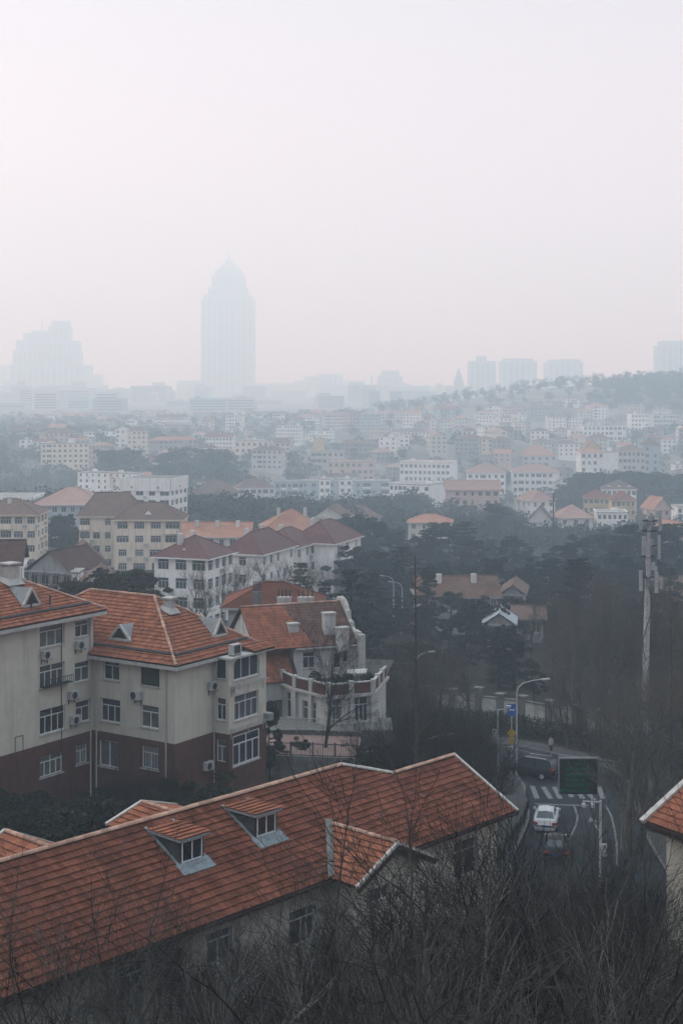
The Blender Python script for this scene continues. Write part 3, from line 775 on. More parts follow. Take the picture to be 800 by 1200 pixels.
    link('gable_pilaster', MB().obox(G0 + u * .17 - v * (W2 + .02) + Vector((0, 0, -.9)), u, v, (0, 0, 1), .3, .3, 1.75), M['trim'], gb)
    # chimneys and roof boxes
    V_ = V.normalized(); N = u.cross(V_)
    for (px, py, wd, h, mm) in ((385, 740, 1.05, 1.6, 'white'), (400.5, 754, 1.05, 1.35, 'white'), (343, 738, .9, .5, 'trim')):
        hp = ray_hit(r, O, N, px, py)
        k = link('chimney', MB().box(-wd/2, -.35, -.6, wd/2, .35, h), M[mm], r, hp, (0, 0, th))
        link('chimney_cap', MB().box(-wd/2 - .08, -.43, h, wd/2 + .08, .43, h + .12), M['trim'], k)
    for (px, D, z0, wd, h, mm) in ((301.5, 133, 9.2, .85, 2.6, 'concrete'), (333, 131, 9.6, 1.3, 2.0, 'white'), (358, 131, 9.9, 1.5, 1.7, 'white')):
        q = P(px, D); k = link('chimney', MB().box(-wd/2, -.4, 0, wd/2, .4, h), M[mm], r, (q.x, q.y, z0))
        for i in range(4):
            x = -wd/2 + .12 + (wd - .24) * i / 3
            link('chimney_pot', MB().tube([(x, 0, h), (x, 0, h + (.95 if px < 310 else .65))], .065, 6), M['dark'], k)
    # left wing: steep roof falling to the ground floor
    wx = 4.6; A = o - u * (wx + .2) - v * 1.0 + Vector((0, 0, 5.4)); Vw = v * 2.9 + Vector((0, 0, 3.1))
    tiled_plane(r, M['tile'], A, u, Vw, [(0, 0), (wx, 0), (wx, Vw.length), (0, Vw.length)])
    rk = MB(); rk.obox(A + u * (wx + .1) + Vw / 2 + Vector((0,0,.05)), Vw.normalized(), u, Vw.normalized().cross(u), Vw.length / 2 + .1, .14, .2); link('raking_edge', rk, M['under'], r)
    wall_holes(r, 'wall', M['white'], o - u * wx + v * .3 - v * 1.0, th, 0, wx, -3, 5.5, [(2.6, .6, 1.3, 3.2)])
    window(r, o - u * wx + v * .3 - v * 1.0, th, 2.6, .6, 1.3, 3.2, '1', fmat=M['dark'], sill=False)
    side = MB(); s0 = o + v * -.7; side.poly([s0 + Vector((0,0,TZ)), s0 + v * 2.2 + Vector((0,0,TZ)), s0 + v * 2.2 + Vector((0,0,8.0)), s0 + Vector((0,0,5.6))]); link('wing_cheek', side, M['white'], r)
    # far rear pyramid roof
    q = P(320, 139); hip_roof(r, M['tile_old'], q.x - 4.5, q.y, q.x + 4.5, q.y + 7, 9.4, 2.0, name='rear_roof')
    link('rear_wall', MB().box(q.x - 4.4, q.y + .1, -3, q.x + 4.4, q.y + 6.9, 9.2), M['white'], r)
    # clutter on the terrace
    for (px, py_, D, lab, hh) in ((369, 783, 121.5, 'tall potted shrub on the villa terrace behind the red panels', .8), (331, 783, 124.5, 'potted shrub at the left end of the villa terrace', .8),
                                  (408, 783, 120.6, 'potted plant beside the small canopy on the villa terrace', .8), (393, 783, 120.2, 'round potted plant on the villa terrace left of the canopy', .8), (430, 783, 121.5, 'potted plant at the right corner of the villa terrace', .8)):
        q = at(px, 790, D); t = thing('potted_plant', lab, 'potted plant', (q.x, q.y, 8.4))
        link('pot', MB().tube([(0,0,0),(0,0,.45)], [.22,.3], 8), M['tile'], t); link('foliage', leaf_mesh('shrub', 5, [((0,0,.9), .55)], 300, .12), None, t)
    q = at(418, 790, 121.8); t = thing('sun_awning', 'small white folding canopy on the villa terrace by the scrolled gable', 'canopy', (q.x, q.y, 8.4))
    link('cloth', MB().poly([(-.9,-.7,1.3),(.8,-.7,1.4),(.9,.1,1.6),(-.8,.1,1.5)]).poly([(-.9,-.7,1.2),(.8,-.7,1.3),(.8,-.7,1.4),(-.9,-.7,1.3)]), M['white'], t)
    link('pole', MB().tube([(-.85,-.6,0),(-.85,-.6,1.28)], .03, 5).tube([(.75,-.6,0),(.75,-.6,1.38)], .03, 5).tube([(.8,.05,0),(.8,.05,1.55)], .03, 5), M['galv'], t)
    return r

def build_right_house():
    r = thing('corner_house', 'cream house with orange tiled roof cut by the right picture edge', 'house', (12.78, 60, 8.0), R(-58.2))
    ZE, TP = 7.75, .52; V = Vector((0, 1, TP)); c = V.length; LX = 16
    W = root_mx(r) @ Matrix(((1,0,0,0),(0,1/c,-TP/c,0),(0,TP/c,1/c,ZE),(0,0,0,1)))
    key = lambda s: (W @ Vector((s[0], s[1], 0))).y * 0 + (0 if pxof(W @ Vector((s[0], s[1], 0)))[0] < 806 else 500) + s[0]
    tiled_plane(r, M['tile'], (0, 0, ZE), (1, 0, 0), V, [(0, 0), (LX, 0), (LX, 4.5 * c), (0, 4.5 * c)], singles=180, key=key)
    b = MB(); b.poly([(0, 9, ZE), (LX, 9, ZE), (LX, 4.5, ZE + 4.5 * TP), (0, 4.5, ZE + 4.5 * TP)]); link('back_roof', b, M['tile'], r)
    vb = MB(); vb.obox(Vector((-.03, 2.2, ZE + 2.2 * TP + .06)), (1, 0, 0), (0, 1 / c, TP / c), (0, -TP / c, 1 / c), .13, 2.35 * c, .09); link('verge', vb, M['verge'], r)
    ridge_line(r, (0, 4.5, ZE + 4.5 * TP + .05), (LX, 4.5, ZE + 4.5 * TP + .05), single=False)
    e = MB(); e.box(0, .02, ZE - .3, LX, .7, ZE - .11); e.box(0, -.09, ZE - .16, LX, -.005, ZE - .03); link('gutter', e, M['under'], r)
    wall_holes(r, 'wall', M['cream'], (0.55, .7, 0), 0, 0, LX - 1, -5, ZE - .1, [(3.2, 4.2, 1.4, 1.6)])
    window(r, (0.55, .7, 0), 0, 3.2, 4.2, 1.4, 1.6, '2t')
    wall_holes(r, 'wall', M['cream'], (0.55, 8.3, 0), R(-90), 0, 7.6, -5, ZE - .1, [(2.2, 4.2, 1.3, 1.5)])
    window(r, (0.55, 8.3, 0), R(-90), 2.2, 4.2, 1.3, 1.5, '2t')
    link('gable_wall', MB().poly([(.55, 8.3, ZE - .11), (.55, .7, ZE - .11), (.55, 4.5, ZE + 4.2 * TP)]), M['cream'], r)
    return r
# ------------------------------------------------------------------ trees and bushes
def bare_mesh(name, seed, h, r0, spread=0.9, dens=1.0, levels=4, trunk=0.35, up=0.25, m='bark', stems=1, twig=.006, jit=.15, splay=.28, lr=(.45, .68)):
    rnd = random.Random(seed); b = MB()
    def rv(): return Vector((rnd.gauss(0, 1), rnd.gauss(0, 1), rnd.gauss(0, 1)))
    def grow(p, d, ln, rad, lv):
        seg = 5 if lv == 0 else (4 if lv < 3 else 3); pts = [p]; rr = [rad]; dirs = [d]
        for i in range(seg):
            d = (d + rv() * (.05 if lv == 0 else jit) + Vector((0, 0, up * (.35 if lv else 0)))).normalized()
            p = p + d * ln / seg; pts.append(p); rr.append(max(twig * .7, rad * (1 - (i + 1) / seg * (.55 if lv < levels else .7)))); dirs.append(d)
        b.tube(pts, rr, 5 if lv == 0 else (4 if lv == 1 else 3), cap=False)
        if lv >= levels: return
        n = int((7, 7, 6, 5, 4)[lv] * dens * rnd.uniform(.8, 1.2))
        for k in range(n):
            t = rnd.uniform(trunk if lv == 0 else .18, 1.0); i = min(int(t * seg), seg - 1); f = t * seg - i
            q = pts[i].lerp(pts[i + 1], f); dd = dirs[i + 1]
            s = rv(); s = (s - dd * s.dot(dd)).normalized()
            nd = (dd + s * rnd.uniform(.55, 1.05) * spread).normalized()
            if nd.z < -.1: nd.z *= -.3
            grow(q, nd, ln * rnd.uniform(*lr), max(twig, rr[i] * rnd.uniform(.42, .6)), lv + 1)
        grow(pts[-1], (dirs[-1] + rv() * .12).normalized(), ln * .55, rr[-1], lv + 1)
    for s in range(stems):
        a = 2 * math.pi * s / stems + rnd.random()
        d = Vector((math.cos(a) * splay, math.sin(a) * splay, 1)).normalized() if stems > 1 else Vector((rnd.uniform(-.06, .06), rnd.uniform(-.06, .06), 1)).normalized()
        grow(Vector((math.cos(a) * .15 * (stems > 1), math.sin(a) * .15 * (stems > 1), -.3)), d, h * .52, r0, 0)
    me = b.mesh(name); me.materials.append(M[m]); return me

def leaf_mesh(name, seed, clumps, n, size, m='leafd', flat=1.0):
    """leaf-sized quads scattered through the volume of many clumps"""
    rs = np.random.RandomState(seed); nc = len(clumps); per = max(1, n // nc); C = []; 
    for (c, r) in clumps:
        d = rs.normal(size=(per, 3)); d /= np.linalg.norm(d, axis=1)[:, None]
        rr = r * rs.uniform(.35, 1.0, size=(per, 1)) ** .5
        p = d * rr; p[:, 2] *= flat; C.append(p + np.array(c))
    P = np.concatenate(C); k = len(P)
    a = rs.normal(size=(k, 3)); a /= np.linalg.norm(a, axis=1)[:, None]
    t = rs.normal(size=(k, 3)); b = np.cross(a, t); b /= np.linalg.norm(b, axis=1)[:, None]
    s = size * rs.uniform(.5, 1.3, size=(k, 1)); a = a * s; b = b * s * .6
    V = np.stack([P - a - b * .3, P + b - a * .1, P + a, P - b + a * .1], 1).reshape(-1, 3)
    me = bpy.data.meshes.new(name); me.vertices.add(len(V)); me.vertices.foreach_set('co', V.astype(np.float32).ravel())
    me.loops.add(4 * k); me.loops.foreach_set('vertex_index', np.arange(4 * k, dtype=np.int32))
    me.polygons.add(k); me.polygons.foreach_set('loop_start', np.arange(0, 4 * k, 4, dtype=np.int32))
    me.update(calc_edges=True); me.materials.append(M[m]); return me

def cedar_meshes(seed, h, w):
    """deodar: trunk with tiers of near-horizontal limbs carrying flat needle sprays, uneven outline"""
    rnd = random.Random(seed); b = MB(); cl = []
    top = h * 1.0; b.tube([(0, 0, -.3), (.1, 0, h * .5), (0, .1, h)], [h * .022, h * .014, .04], 6)
    z = h * .16
    while z < h * .99:
        f = 1 - (z / h); L0 = w * (.20 + .95 * f ** .8) * rnd.uniform(.75, 1.1)
        for k in range(rnd.randint(4, 6)):
            a = rnd.uniform(0, 2 * math.pi); L = L0 * rnd.uniform(.55, 1.15)
            e = Vector((math.cos(a) * L, math.sin(a) * L, z + L * rnd.uniform(-.05, .16)))
            b.tube([(0, 0, z), Vector((0, 0, z)).lerp(e, .5) + Vector((0, 0, L * .05)), e], [.09 * f + .03, .05, .015], 4, False)
            n = max(3, int(L / .42))
            for i in range(n):
                t = (i + 1) / n; c = Vector((0, 0, z)).lerp(e, t) + Vector((rnd.uniform(-.3, .3), rnd.uniform(-.3, .3), -rnd.uniform(0, .15)))
                if t > .22: cl.append((tuple(c), (.30 + .30 * f) * (1.15 - .45 * t) * w / 4.5 + .15))
        z += h * rnd.uniform(.035, .06)
    tm = b.mesh('trunk'); tm.materials.append(M['bark'])
    cm = leaf_mesh('crown', seed, cl, 9500, .20 * (w / 4.5) ** .5, 'needle', flat=.38)
    return tm, cm
def pine_meshes(seed, h, w, m='needle', trunkf=.30, n=8000, flat=.55):
    """broad evergreen: leaning limbs, crown of separate clumps with gaps"""
    rnd = random.Random(seed); b = MB(); cl = []
    lean = Vector((rnd.uniform(-.08, .08) * h, rnd.uniform(-.08, .08) * h, 0))
    b.tube([(0, 0, -.3), lean * .4 + Vector((0, 0, h * .4)), lean + Vector((0, 0, h * .9))], [h * .024, h * .017, .05], 6)
    for k in range(15):
        z = h * rnd.uniform(trunkf, .95); a = rnd.uniform(0, 6.28); f = 1 - ((z / h - .55) / .55) ** 2; L = w * max(.25, f) * rnd.uniform(.55, 1.05)
        p = lean * (z / h) + Vector((0, 0, z)); e = p + Vector((math.cos(a) * L, math.sin(a) * L, L * rnd.uniform(.05, .4)))
        b.tube([p, p.lerp(e, .5) + Vector((0, 0, -.1)), e], [.10, .06, .02], 4, False)
        for j in range(4):
            c = p.lerp(e, rnd.uniform(.45, 1.05)) + Vector((rnd.gauss(0, .5), rnd.gauss(0, .5), rnd.gauss(.1, .35)))
            cl.append((tuple(c), rnd.uniform(.40, .92) * w / 3.6))
    tm = b.mesh('trunk'); tm.materials.append(M['bark'])
    return tm, leaf_mesh('crown', seed + 50, cl, n, .19 * (w / 4) ** .5 + .02, m, flat=flat)
def spire_mesh(seed, h):
    """dawn redwood in winter: one straight mast with short thin side twigs"""
    rnd = random.Random(seed); b = MB(); b.tube([(0, 0, -.3), (.05, 0, h * .5), (-.05, 0, h)], [.17, .12, .03], 6)
    z = h * .12
    while z < h * .98:
        f = 1 - z / h; L = (.35 + 2.3 * f) * rnd.uniform(.5, 1.1); a = rnd.uniform(0, 6.28)
        e = Vector((math.cos(a) * L, math.sin(a) * L, z + L * .45)); m = Vector((0, 0, z)).lerp(e, .5)
        b.tube([(0, 0, z), m, e], [.035, .02, .008], 3, False)
        for j in range(3):
            t = rnd.uniform(.3, .9); q = Vector((0, 0, z)).lerp(e, t); b.tube([q, q + Vector((rnd.uniform(-.5, .5), rnd.uniform(-.5, .5), rnd.uniform(.1, .5))) * L * .4], [.012, .005], 3, False)
        z += rnd.uniform(.10, .2)
    me = b.mesh('trunk'); me.materials.append(M['bark_red']); return me

# ------------------------------------------------------------------ the lie of the land (through the feet of what stands on it)
GP = []     # (x, y, z) control points
def ground_pt(x, y, z): GP.append((x, y, z))
class Land:
    def fit(s, lam=0.6):
        P = np.array(GP, float); s.S = 100.0; X = P[:, :2] / s.S; n = len(X)
        D = np.linalg.norm(X[:, None] - X[None], axis=2); K = np.where(D > 0, D ** 2 * np.log(D + 1e-9), 0) + np.eye(n) * lam * .1
        A = np.zeros((n + 3, n + 3)); A[:n, :n] = K; A[:n, n] = 1; A[:n, n + 1:] = X; A[n, :n] = 1; A[n + 1:, :n] = X.T
        s.X = X; s.w = np.linalg.solve(A, np.concatenate([P[:, 2], [0, 0, 0]]))
    def raw(s, xy):
        q = np.atleast_2d(np.asarray(xy, float)) / s.S; n = len(s.X); o = np.zeros(len(q))
        for i in range(0, len(q), 4000):
            c = q[i:i + 4000]; D = np.linalg.norm(c[:, None] - s.X[None], axis=2); K = np.where(D > 0, D ** 2 * np.log(D + 1e-9), 0)
            o[i:i + 4000] = K @ s.w[:n] + s.w[n] + c @ s.w[n + 1:]
        return o
    def z(s, x, y):
        v = s.raw([[x, y]])[0]; k = road_mask(x, y); return v * (1 - k) + (-.10) * k
ROAD_L = [(9, 78), (11, 92), (12.2, 102), (13.5, 107), (14.8, 112.2), (15.4, 118), (15.6, 122.5), (14.8, 127), (12.4, 130.5), (8, 132.5), (0, 134.5), (-15, 137), (-40, 140)]
ROAD_R = [(22, 78), (22.6, 92), (22.8, 102), (23, 107), (23.3, 112), (24, 118), (24.6, 122.5), (23.4, 127.5), (19.5, 132.3), (13.9, 136.5), (4, 139.5), (-14, 142.5), (-40, 146)]
CENT = [((a[0] + b[0]) / 2, (a[1] + b[1]) / 2) for a, b in zip(ROAD_L, ROAD_R)]
def segd(x, y, a, b):
    dx, dy = b[0] - a[0], b[1] - a[1]; t = max(0, min(1, ((x - a[0]) * dx + (y - a[1]) * dy) / (dx * dx + dy * dy)))
    return math.hypot(x - a[0] - t * dx, y - a[1] - t * dy)
def road_mask(x, y):
    if not (-50 < x < 45 and 60 < y < 165): return 0.0
    d = min(segd(x, y, a, b) for a, b in zip(CENT, CENT[1:]))
    t = (d - 9.0) / 7.0; t = max(0, min(1, t)); return 1 - t * t * (3 - 2 * t)
LAND = Land()
# ------------------------------------------------------------------ middle and far town
RM = dict(
 dkred=mat('dark_old_red_roof', (0.072, 0.042, 0.038), var=.35, scale=.5, stain=.3, bands=(2, .19, .35)),
 red=mat('dull_red_roof', (0.165, 0.066, 0.058), var=.22, scale=.5, stain=.25, objvar=.12, bands=(2, .19, .35)),
 brown=mat('brown_roof', (0.125, 0.085, 0.072), var=.22, scale=.5, stain=.25, objvar=.15, bands=(2, .19, .3)),
 orange=mat('orange_roof', (0.30, 0.155, 0.11), var=.22, scale=.4, stain=.2, objvar=.15, bands=(2, .19, .25)),
 pink=mat('faded_pink_roof', (0.27, 0.175, 0.155), var=.18, scale=.4, stain=.2, objvar=.12),
 grey=mat('grey_flat_roof', (0.20, 0.195, 0.19), var=.25, scale=.3, objvar=.2),
 worn=mat('worn_orange_roof', (0.115, 0.070, 0.055), var=.4, scale=.5, stain=.3, bands=(2, .19, .35)), palemetal=mat('pale_metal_roof', (0.24, 0.27, 0.29), rough=.5, var=.2),
 metal=mat('dark_red_metal_roof', (0.098, 0.043, 0.042), rough=.5, var=.2, scale=.5, stain=.35),
)
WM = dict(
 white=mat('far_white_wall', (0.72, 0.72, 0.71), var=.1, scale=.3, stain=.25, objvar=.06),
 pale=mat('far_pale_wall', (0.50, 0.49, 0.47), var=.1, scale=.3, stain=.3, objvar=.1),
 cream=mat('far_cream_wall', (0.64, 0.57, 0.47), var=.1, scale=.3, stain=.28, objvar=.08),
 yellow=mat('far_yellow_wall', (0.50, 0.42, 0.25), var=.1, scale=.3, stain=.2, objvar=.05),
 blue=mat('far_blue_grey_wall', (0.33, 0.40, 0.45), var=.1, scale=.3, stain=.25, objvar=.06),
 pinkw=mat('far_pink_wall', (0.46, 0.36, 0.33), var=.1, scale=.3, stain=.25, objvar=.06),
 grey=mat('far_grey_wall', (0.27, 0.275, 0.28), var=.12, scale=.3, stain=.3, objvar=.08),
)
FOOT = []   # footprints already taken: (x, y, radius)
def solveL(x0, y0, c, s, px1):
    k = (px1 - 400) / F; return (k * y0 - x0) / (c - k * s)
def city(label, px0, px1, pye, D, th, W, floors, roof='hip', rise=None, wall='white', rc='red', cols=5, scols=2, name='apartment_block',
         cat='apartment block', fl=2.95, ww=1.3, wh=1.45, style='2', balc=(), root=None, endhip=1.0, group=None, axis=None, parapet=0.0, ov=.6, band=0.0, chim=0, dorm=0, gp=True, zbase=None):
    if gp and D > 430:       # the farther blocks: bigger storeys, standing farther off
        k = 1 + min(.35, (D - 430) / 500); D *= k; fl *= k; W *= k; ww *= k; wh *= k
        if rise: rise *= k
    th = R(th); c, s = math.cos(th), math.sin(th)
    x0 = (px0 - 400) / F * D; y0 = D; L = solveL(x0, y0, c, s, px1)
    ze = CH - (pye - HY) / F * D; zb = ze - floors * fl
    H = ze - zb
    if root is None:
        root = thing(name, label, cat, (x0, y0, zb), th, group); par = root; M0 = Matrix.Identity(4)
    else:
        M0 = root_mx(root).inverted() @ Matrix.Translation((x0, y0, zb)) @ Matrix.Rotation(th, 4, 'Z')
        par = root
    n0 = set(root.children)
    cx, cyy = x0 + c * L / 2 - s * W / 2, y0 + s * L / 2 + c * W / 2
    FOOT.append((cx, cyy, math.hypot(L, W) / 2))
    if gp: ground_pt(cx, cyy, zb)
    far = D > 900; joined = D > 620
    wm = WM[wall]
    faces = [((0, 0, 0), 0, L, cols), ((0, W, 0), R(-90), W, scols), ((L, 0, 0), R(90), W, scols)]
    kept = []
    jit = random.Random(int(px0 * 13 + pye * 7))
    for fi, (org, ph, ln, nc) in enumerate(faces):
        holes = []
        if nc:
            cw = ln / nc; w_ = min(ww, cw * .62)
            for i in range(nc):
                for j in range(floors):
                    bal = fi == 0 and i in balc
                    wd = cw * .86 if bal else w_; hh = wh * (1.0 if not bal else 1.0)
                    if not bal and D > 200:
                        if jit.random() < .07: continue
                        wd *= jit.choice((1, 1, 1, .8, 1.2)); wd = min(wd, cw * .8)
                    holes.append(((i + .5) * cw - wd / 2, j * fl + .95, wd, hh, bal))
        if far: holes_cut = []
        else: holes_cut = [h[:4] for h in holes]
        wall_holes(par, 'wall', wm, org, ph, 0, ln, -7, H - .03, holes_cut, depth=.22)
        if joined:
            b = MB()
            for h in holes:
                u, z, wd, hh = h[:4]; y = -.03 if far else .2
                b.poly([(u, y, z), (u + wd, y, z), (u + wd, y, z + hh), (u, y, z + hh)])
            if holes:
                b.cur = 1; f = .07
                for h in holes:
                    u, z, wd, hh = h[:4]; y = -.06 if far else .14
                    xs = [u + wd / 2 - f / 2] if wd < 2 else [u + wd * k / 3 - f / 2 for k in (1, 2)]
                    for x in xs: b.poly([(x, y, z), (x + f, y, z), (x + f, y, z + hh), (x, y, z + hh)])
                    b.poly([(u - .1, y - .02, z - .12), (u + wd + .1, y - .02, z - .12), (u + wd + .1, y - .02, z), (u - .1, y - .02, z)])
                o = link('window', b, [M['glass'], M['frame']], par, org, (0, 0, ph)); o['kind'] = 'stuff'
        else:
            for h in holes: window(par, org, ph, h[0], h[1], h[2], h[3], ('4t' if h[4] else style), recess=.16, sill=False, fw=.07, split=D < 330)
        acb = MB()
        for h in holes:
            if jit.random() < .28: acb.box(h[0] + h[2] + .12, -.42, h[1] - .75, h[0] + h[2] + .95, -.05, h[1] - .15)
        if acb.f and D < 900: link('air_conditioner_box', acb, M['ac'], par, org, (0, 0, ph))['kind'] = 'stuff'
        # balconies: solid parapet boxes on brackets
        if fi == 0 and balc:
            b = MB(); cw = ln / nc
            for i in balc:
                for j in range(floors):
                    u = (i + .5) * cw; z = j * fl; b.box(u - cw * .46, -.95, z - .1, u + cw * .46, -.004, z + .02); b.box(u - cw * .46, -.95, z + .02, u + cw * .46, -.85, z + .98)
                    for x in (u - cw * .46, u + cw * .46 - .08): b.box(x, -.848, z + .02, x + .08, -.004, z + .98)
            link('balcony', b, wm if wall != 'blue' else WM['white'], par, org, (0, 0, ph))['kind'] = 'stuff'
        if band:
            link('parapet_band', MB().box(-.25, -.25, H - band, ln + .25, -.004, H + .25), WM['white'], par, org, (0, 0, ph))
    wall_holes(par, 'wall', wm, (L, W, 0), R(180), 0, L, -7, H - .03)
    if rise is None: rise = min(L, W) * .26
    if roof == 'flat':
        p = MB().box(-.2, -.2, H - .02, L + .2, W + .2, H + .22); link('roof_slab', p, RM[rc], par)
        if parapet:
            q = MB()
            for (a, b2, c2, d2) in ((-.2, -.2, L + .2, 0), (-.2, W, L + .2, W + .2), (-.2, 0, 0, W), (L, 0, L + .2, W)): q.box(a, b2, H + .22, c2, d2, H + .22 + parapet)
            link('parapet', q, wm, par)
        rr = random.Random(int(px0 * 7 + pye))
        for k in range(max(1, int(L / 14)) if not band and L > 6 else 0):
            x = rr.uniform(1, max(1.2, L - 3)); y = rr.uniform(1, max(1.2, W - 3)); link('roof_hut', MB().box(x, y, H + .2, x + 2.2, y + 2, H + .2 + rr.uniform(.9, 2)), wm, par)
    else:
        hip_roof(par, RM[rc], 0, 0, L, W, H, rise, roof, ov=ov, axis=axis, endhip=endhip, fascia=wm)
        ax = axis or ('x' if L >= W else 'y')
        for k in range(chim):
            t = (k + .6) / (chim + .2); x, y = (L * t, W * .35) if ax == 'x' else (L * .35, W * t)
            link('chimney', MB().box(x - .4, y - .4, H, x + .4, y + .4, H + rise + .5), WM['pale'], par)
        for k in range(dorm):
            t = (k + .7) / (dorm + .4); x = L * t; ys = 1.2; zz = H + rise * (ys + ov) / (W / 2 + ov) if ax == 'x' else H + .5
            d = MB(); a, b2, e = (x - .9, ys, zz), (x + .9, ys, zz), (x, ys, zz + .9); bk = (x, min(ys + 2.4, W / 2), zz + .9)
            d.poly([a, b2, e]); link('dormer', d, WM['white'], par)
            link('dormer_roof', MB().poly([(x - 1.1, ys - .2, zz), e, bk]).poly([(x + 1.1, ys - .2, zz), bk, e]), RM[rc], par)
    if par is root and M0 != Matrix.Identity(4):
        for o in root.children:
            if o not in n0: o.matrix_local = M0 @ o.matrix_basis
    return root

def build_town():
    C = city
    # --- left middle
    C('cream flats with brown hip roof at the left picture edge, beyond the terracotta roofs', -30, 44, 603, 300, 0, 11, 4, 'hip', 3.0, 'cream', 'brown', cols=5, scols=3, style='3t', ww=2.4, balc=(2,), chim=1)
    r = C('cream four storey block with two brown hip roofs, one wing set back', 134, 212, 609, 306, 0, 11, 4, 'hip', 3.3, 'cream', 'brown', cols=4, scols=3, style='4t', ww=2.7, dorm=1, wh=1.5, endhip=.85, balc=(3,))
    C('', 93, 160, 605, 313, 0, 13, 4, 'hip', 4.8, 'cream', 'brown', cols=5, scols=3, style='2t', ww=1.9, root=r, axis='x', endhip=.45, balc=(0,))
    r = C('long white block under three dark red metal hip roofs, stepping back to the right', 181, 243, 652, 225, -20, 10, 4, 'hip', 3.0, 'white', 'metal', cols=3, scols=4, style='3t', ww=2.6, wh=1.7, balc=(), chim=2, dorm=1)
    C('', 262, 306, 648, 241, -20, 15, 4, 'hip', 3.4, 'white', 'metal', cols=1, scols=5, root=r, axis='y', chim=2, style='2t', ww=1.1, dorm=1)
    C('', 338, 391, 635, 264, -20, 15, 5, 'hip', 3.6, 'white', 'metal', cols=1, scols=3, root=r, axis='y', chim=2, style='2t', ww=1.1, dorm=1)
    C('', 298, 346, 640, 258, -20, 12, 5, 'hip', 3.0, 'white', 'metal', cols=2, scols=3, root=r, axis='y', chim=1, style='2t', ww=1.1)
    C('white flat roofed hall with a plain windowless upper band', 142, 200, 561, 425, -12, 16, 4, 'flat', 0, 'white', 'grey', cols=4, scols=4, ww=2.6, name='hall', cat='hall', band=3.6, wh=1.7)
    C('long low hall with faded pink hip roof behind the cream blocks', 38, 122, 592, 390, 3, 17, 3, 'hip', 4.4, 'blue', 'pink', cols=8, scols=3, name='hall', cat='hall')
    C('low shed with white flat roof at the left picture edge', -12, 38, 583, 440, 0, 18, 2, 'flat', 0, 'grey', 'grey', cols=4, scols=0, name='shed', cat='shed', band=.8)
    C('dull red roofed house with white end wall behind the leftmost chimney', -30, 22, 664, 165, 8, 8, 3, 'gable', 2.6, 'white', 'dkred', cols=3, scols=1, name='house', cat='house', axis='x')
    C('low dark house with red brown roof and two small dormers, behind the leftmost chimney', 34, 84, 668, 212, -24, 9, 2, 'gable', 3.0, 'grey', 'dkred', cols=4, scols=1, name='house', cat='house', dorm=2)
    C('low house with dark brown hip roof in front of the cream two-roofed block', 80, 124, 664, 238, 14, 12, 2, 'hip', 3.6, 'grey', 'brown', cols=3, scols=1, name='house', cat='house')
    C('tiny pale flat roofed annexe among bare trees behind the left flats', 84, 92, 672, 190, 0, 4, 1, 'flat', 0, 'white', 'grey', cols=1, scols=0, name='annexe', cat='annexe')
    C('row of low garages with grey brown roof behind the left flats', 96, 132, 684, 175, 5, 7, 1, 'gable', 1.6, 'pale', 'brown', cols=2, scols=0, name='house', cat='house')
    # --- orange roofs behind the red metal roofs
    C('flat topped house with orange roof behind the dark red metal roofs, left', 214, 292, 629, 300, 0, 10, 2, 'gable', 2.6, 'pale', 'orange', cols=6, scols=1, name='house', cat='house', chim=3)
    C('orange hip roofed house with two cream stair towers behind the dark red metal roofs', 309, 378, 621, 330, 6, 13, 3, 'hip', 4.2, 'cream', 'orange', cols=5, scols=2, name='house', cat='house', chim=2)
    C('small brown gabled house in front of the balconied white flats', 368, 402, 606, 420, -15, 10, 2, 'gable', 3.4, 'pale', 'brown', cols=2, scols=1, name='house', cat='house', axis='y')
    C('low brown roofed house below the balconied white flats', 404, 446, 606, 440, 8, 10, 2, 'hip', 3.4, 'grey', 'brown', cols=3, scols=1, name='house', cat='house')
    C('low orange brown roofed house below the blank end wall of the balconied flats', 478, 528, 612, 430, -6, 9, 2, 'hip', 2.2, 'pale', 'orange', cols=4, scols=1, name='house', cat='house')
    # --- blue grey and white rows
    r = C('blue grey five storey flats with balconies and brown roofs, behind the orange roofs', 225, 277, 579, 520, 0, 12, 5, 'hip', 4.8, 'blue', 'brown', cols=3, scols=2)
    C('', 279, 322, 572, 535, 12, 12, 5, 'hip', 3.4, 'white', 'brown', cols=6, scols=2, balc=(2, 4), root=r)
    C('', 322, 356, 565, 560, 6, 11, 6, 'flat', 0, 'blue', 'grey', cols=5, scols=2, balc=(1, 3), root=r)
    r = C('grey flats with two white stair towers, between the blue grey and the white balconied flats', 352, 456, 564, 585, 0, 12, 6, 'flat', 0, 'blue', 'grey', cols=10, scols=2, balc=(7, 9))
    C('', 374, 387, 562, 580, 0, 4, 6, 'flat', 0, 'white', 'grey', cols=2, scols=1, root=r); C('', 397, 413, 562, 580, 0, 4, 6, 'flat', 0, 'white', 'grey', cols=2, scols=1, root=r)
    C('white five storey flats with stacked balconies and a blank blue grey end wall', 456, 502, 567, 540, -28, 15, 6, 'flat', 0, 'white', 'grey', cols=9, scols=0, balc=(2, 5, 8), parapet=.4)
    C('long white four storey block with regular windows, left of the orange long roof', 468, 527, 542, 660, -16, 17, 4, 'flat', 0, 'white', 'pink', cols=11, scols=0, parapet=.5)
    C('small white house with pale gable left of the long white four storey block', 452, 478, 529, 760, -10, 12, 3, 'hip', 3, 'white', 'pink', cols=5, scols=2, name='house', cat='house')
    r = C('beige school block of three storeys with a lower wing, beyond the blue grey flats', 275, 315, 517, 690, -5, 14, 4, 'flat', 0, 'cream', 'grey', cols=6, scols=2)
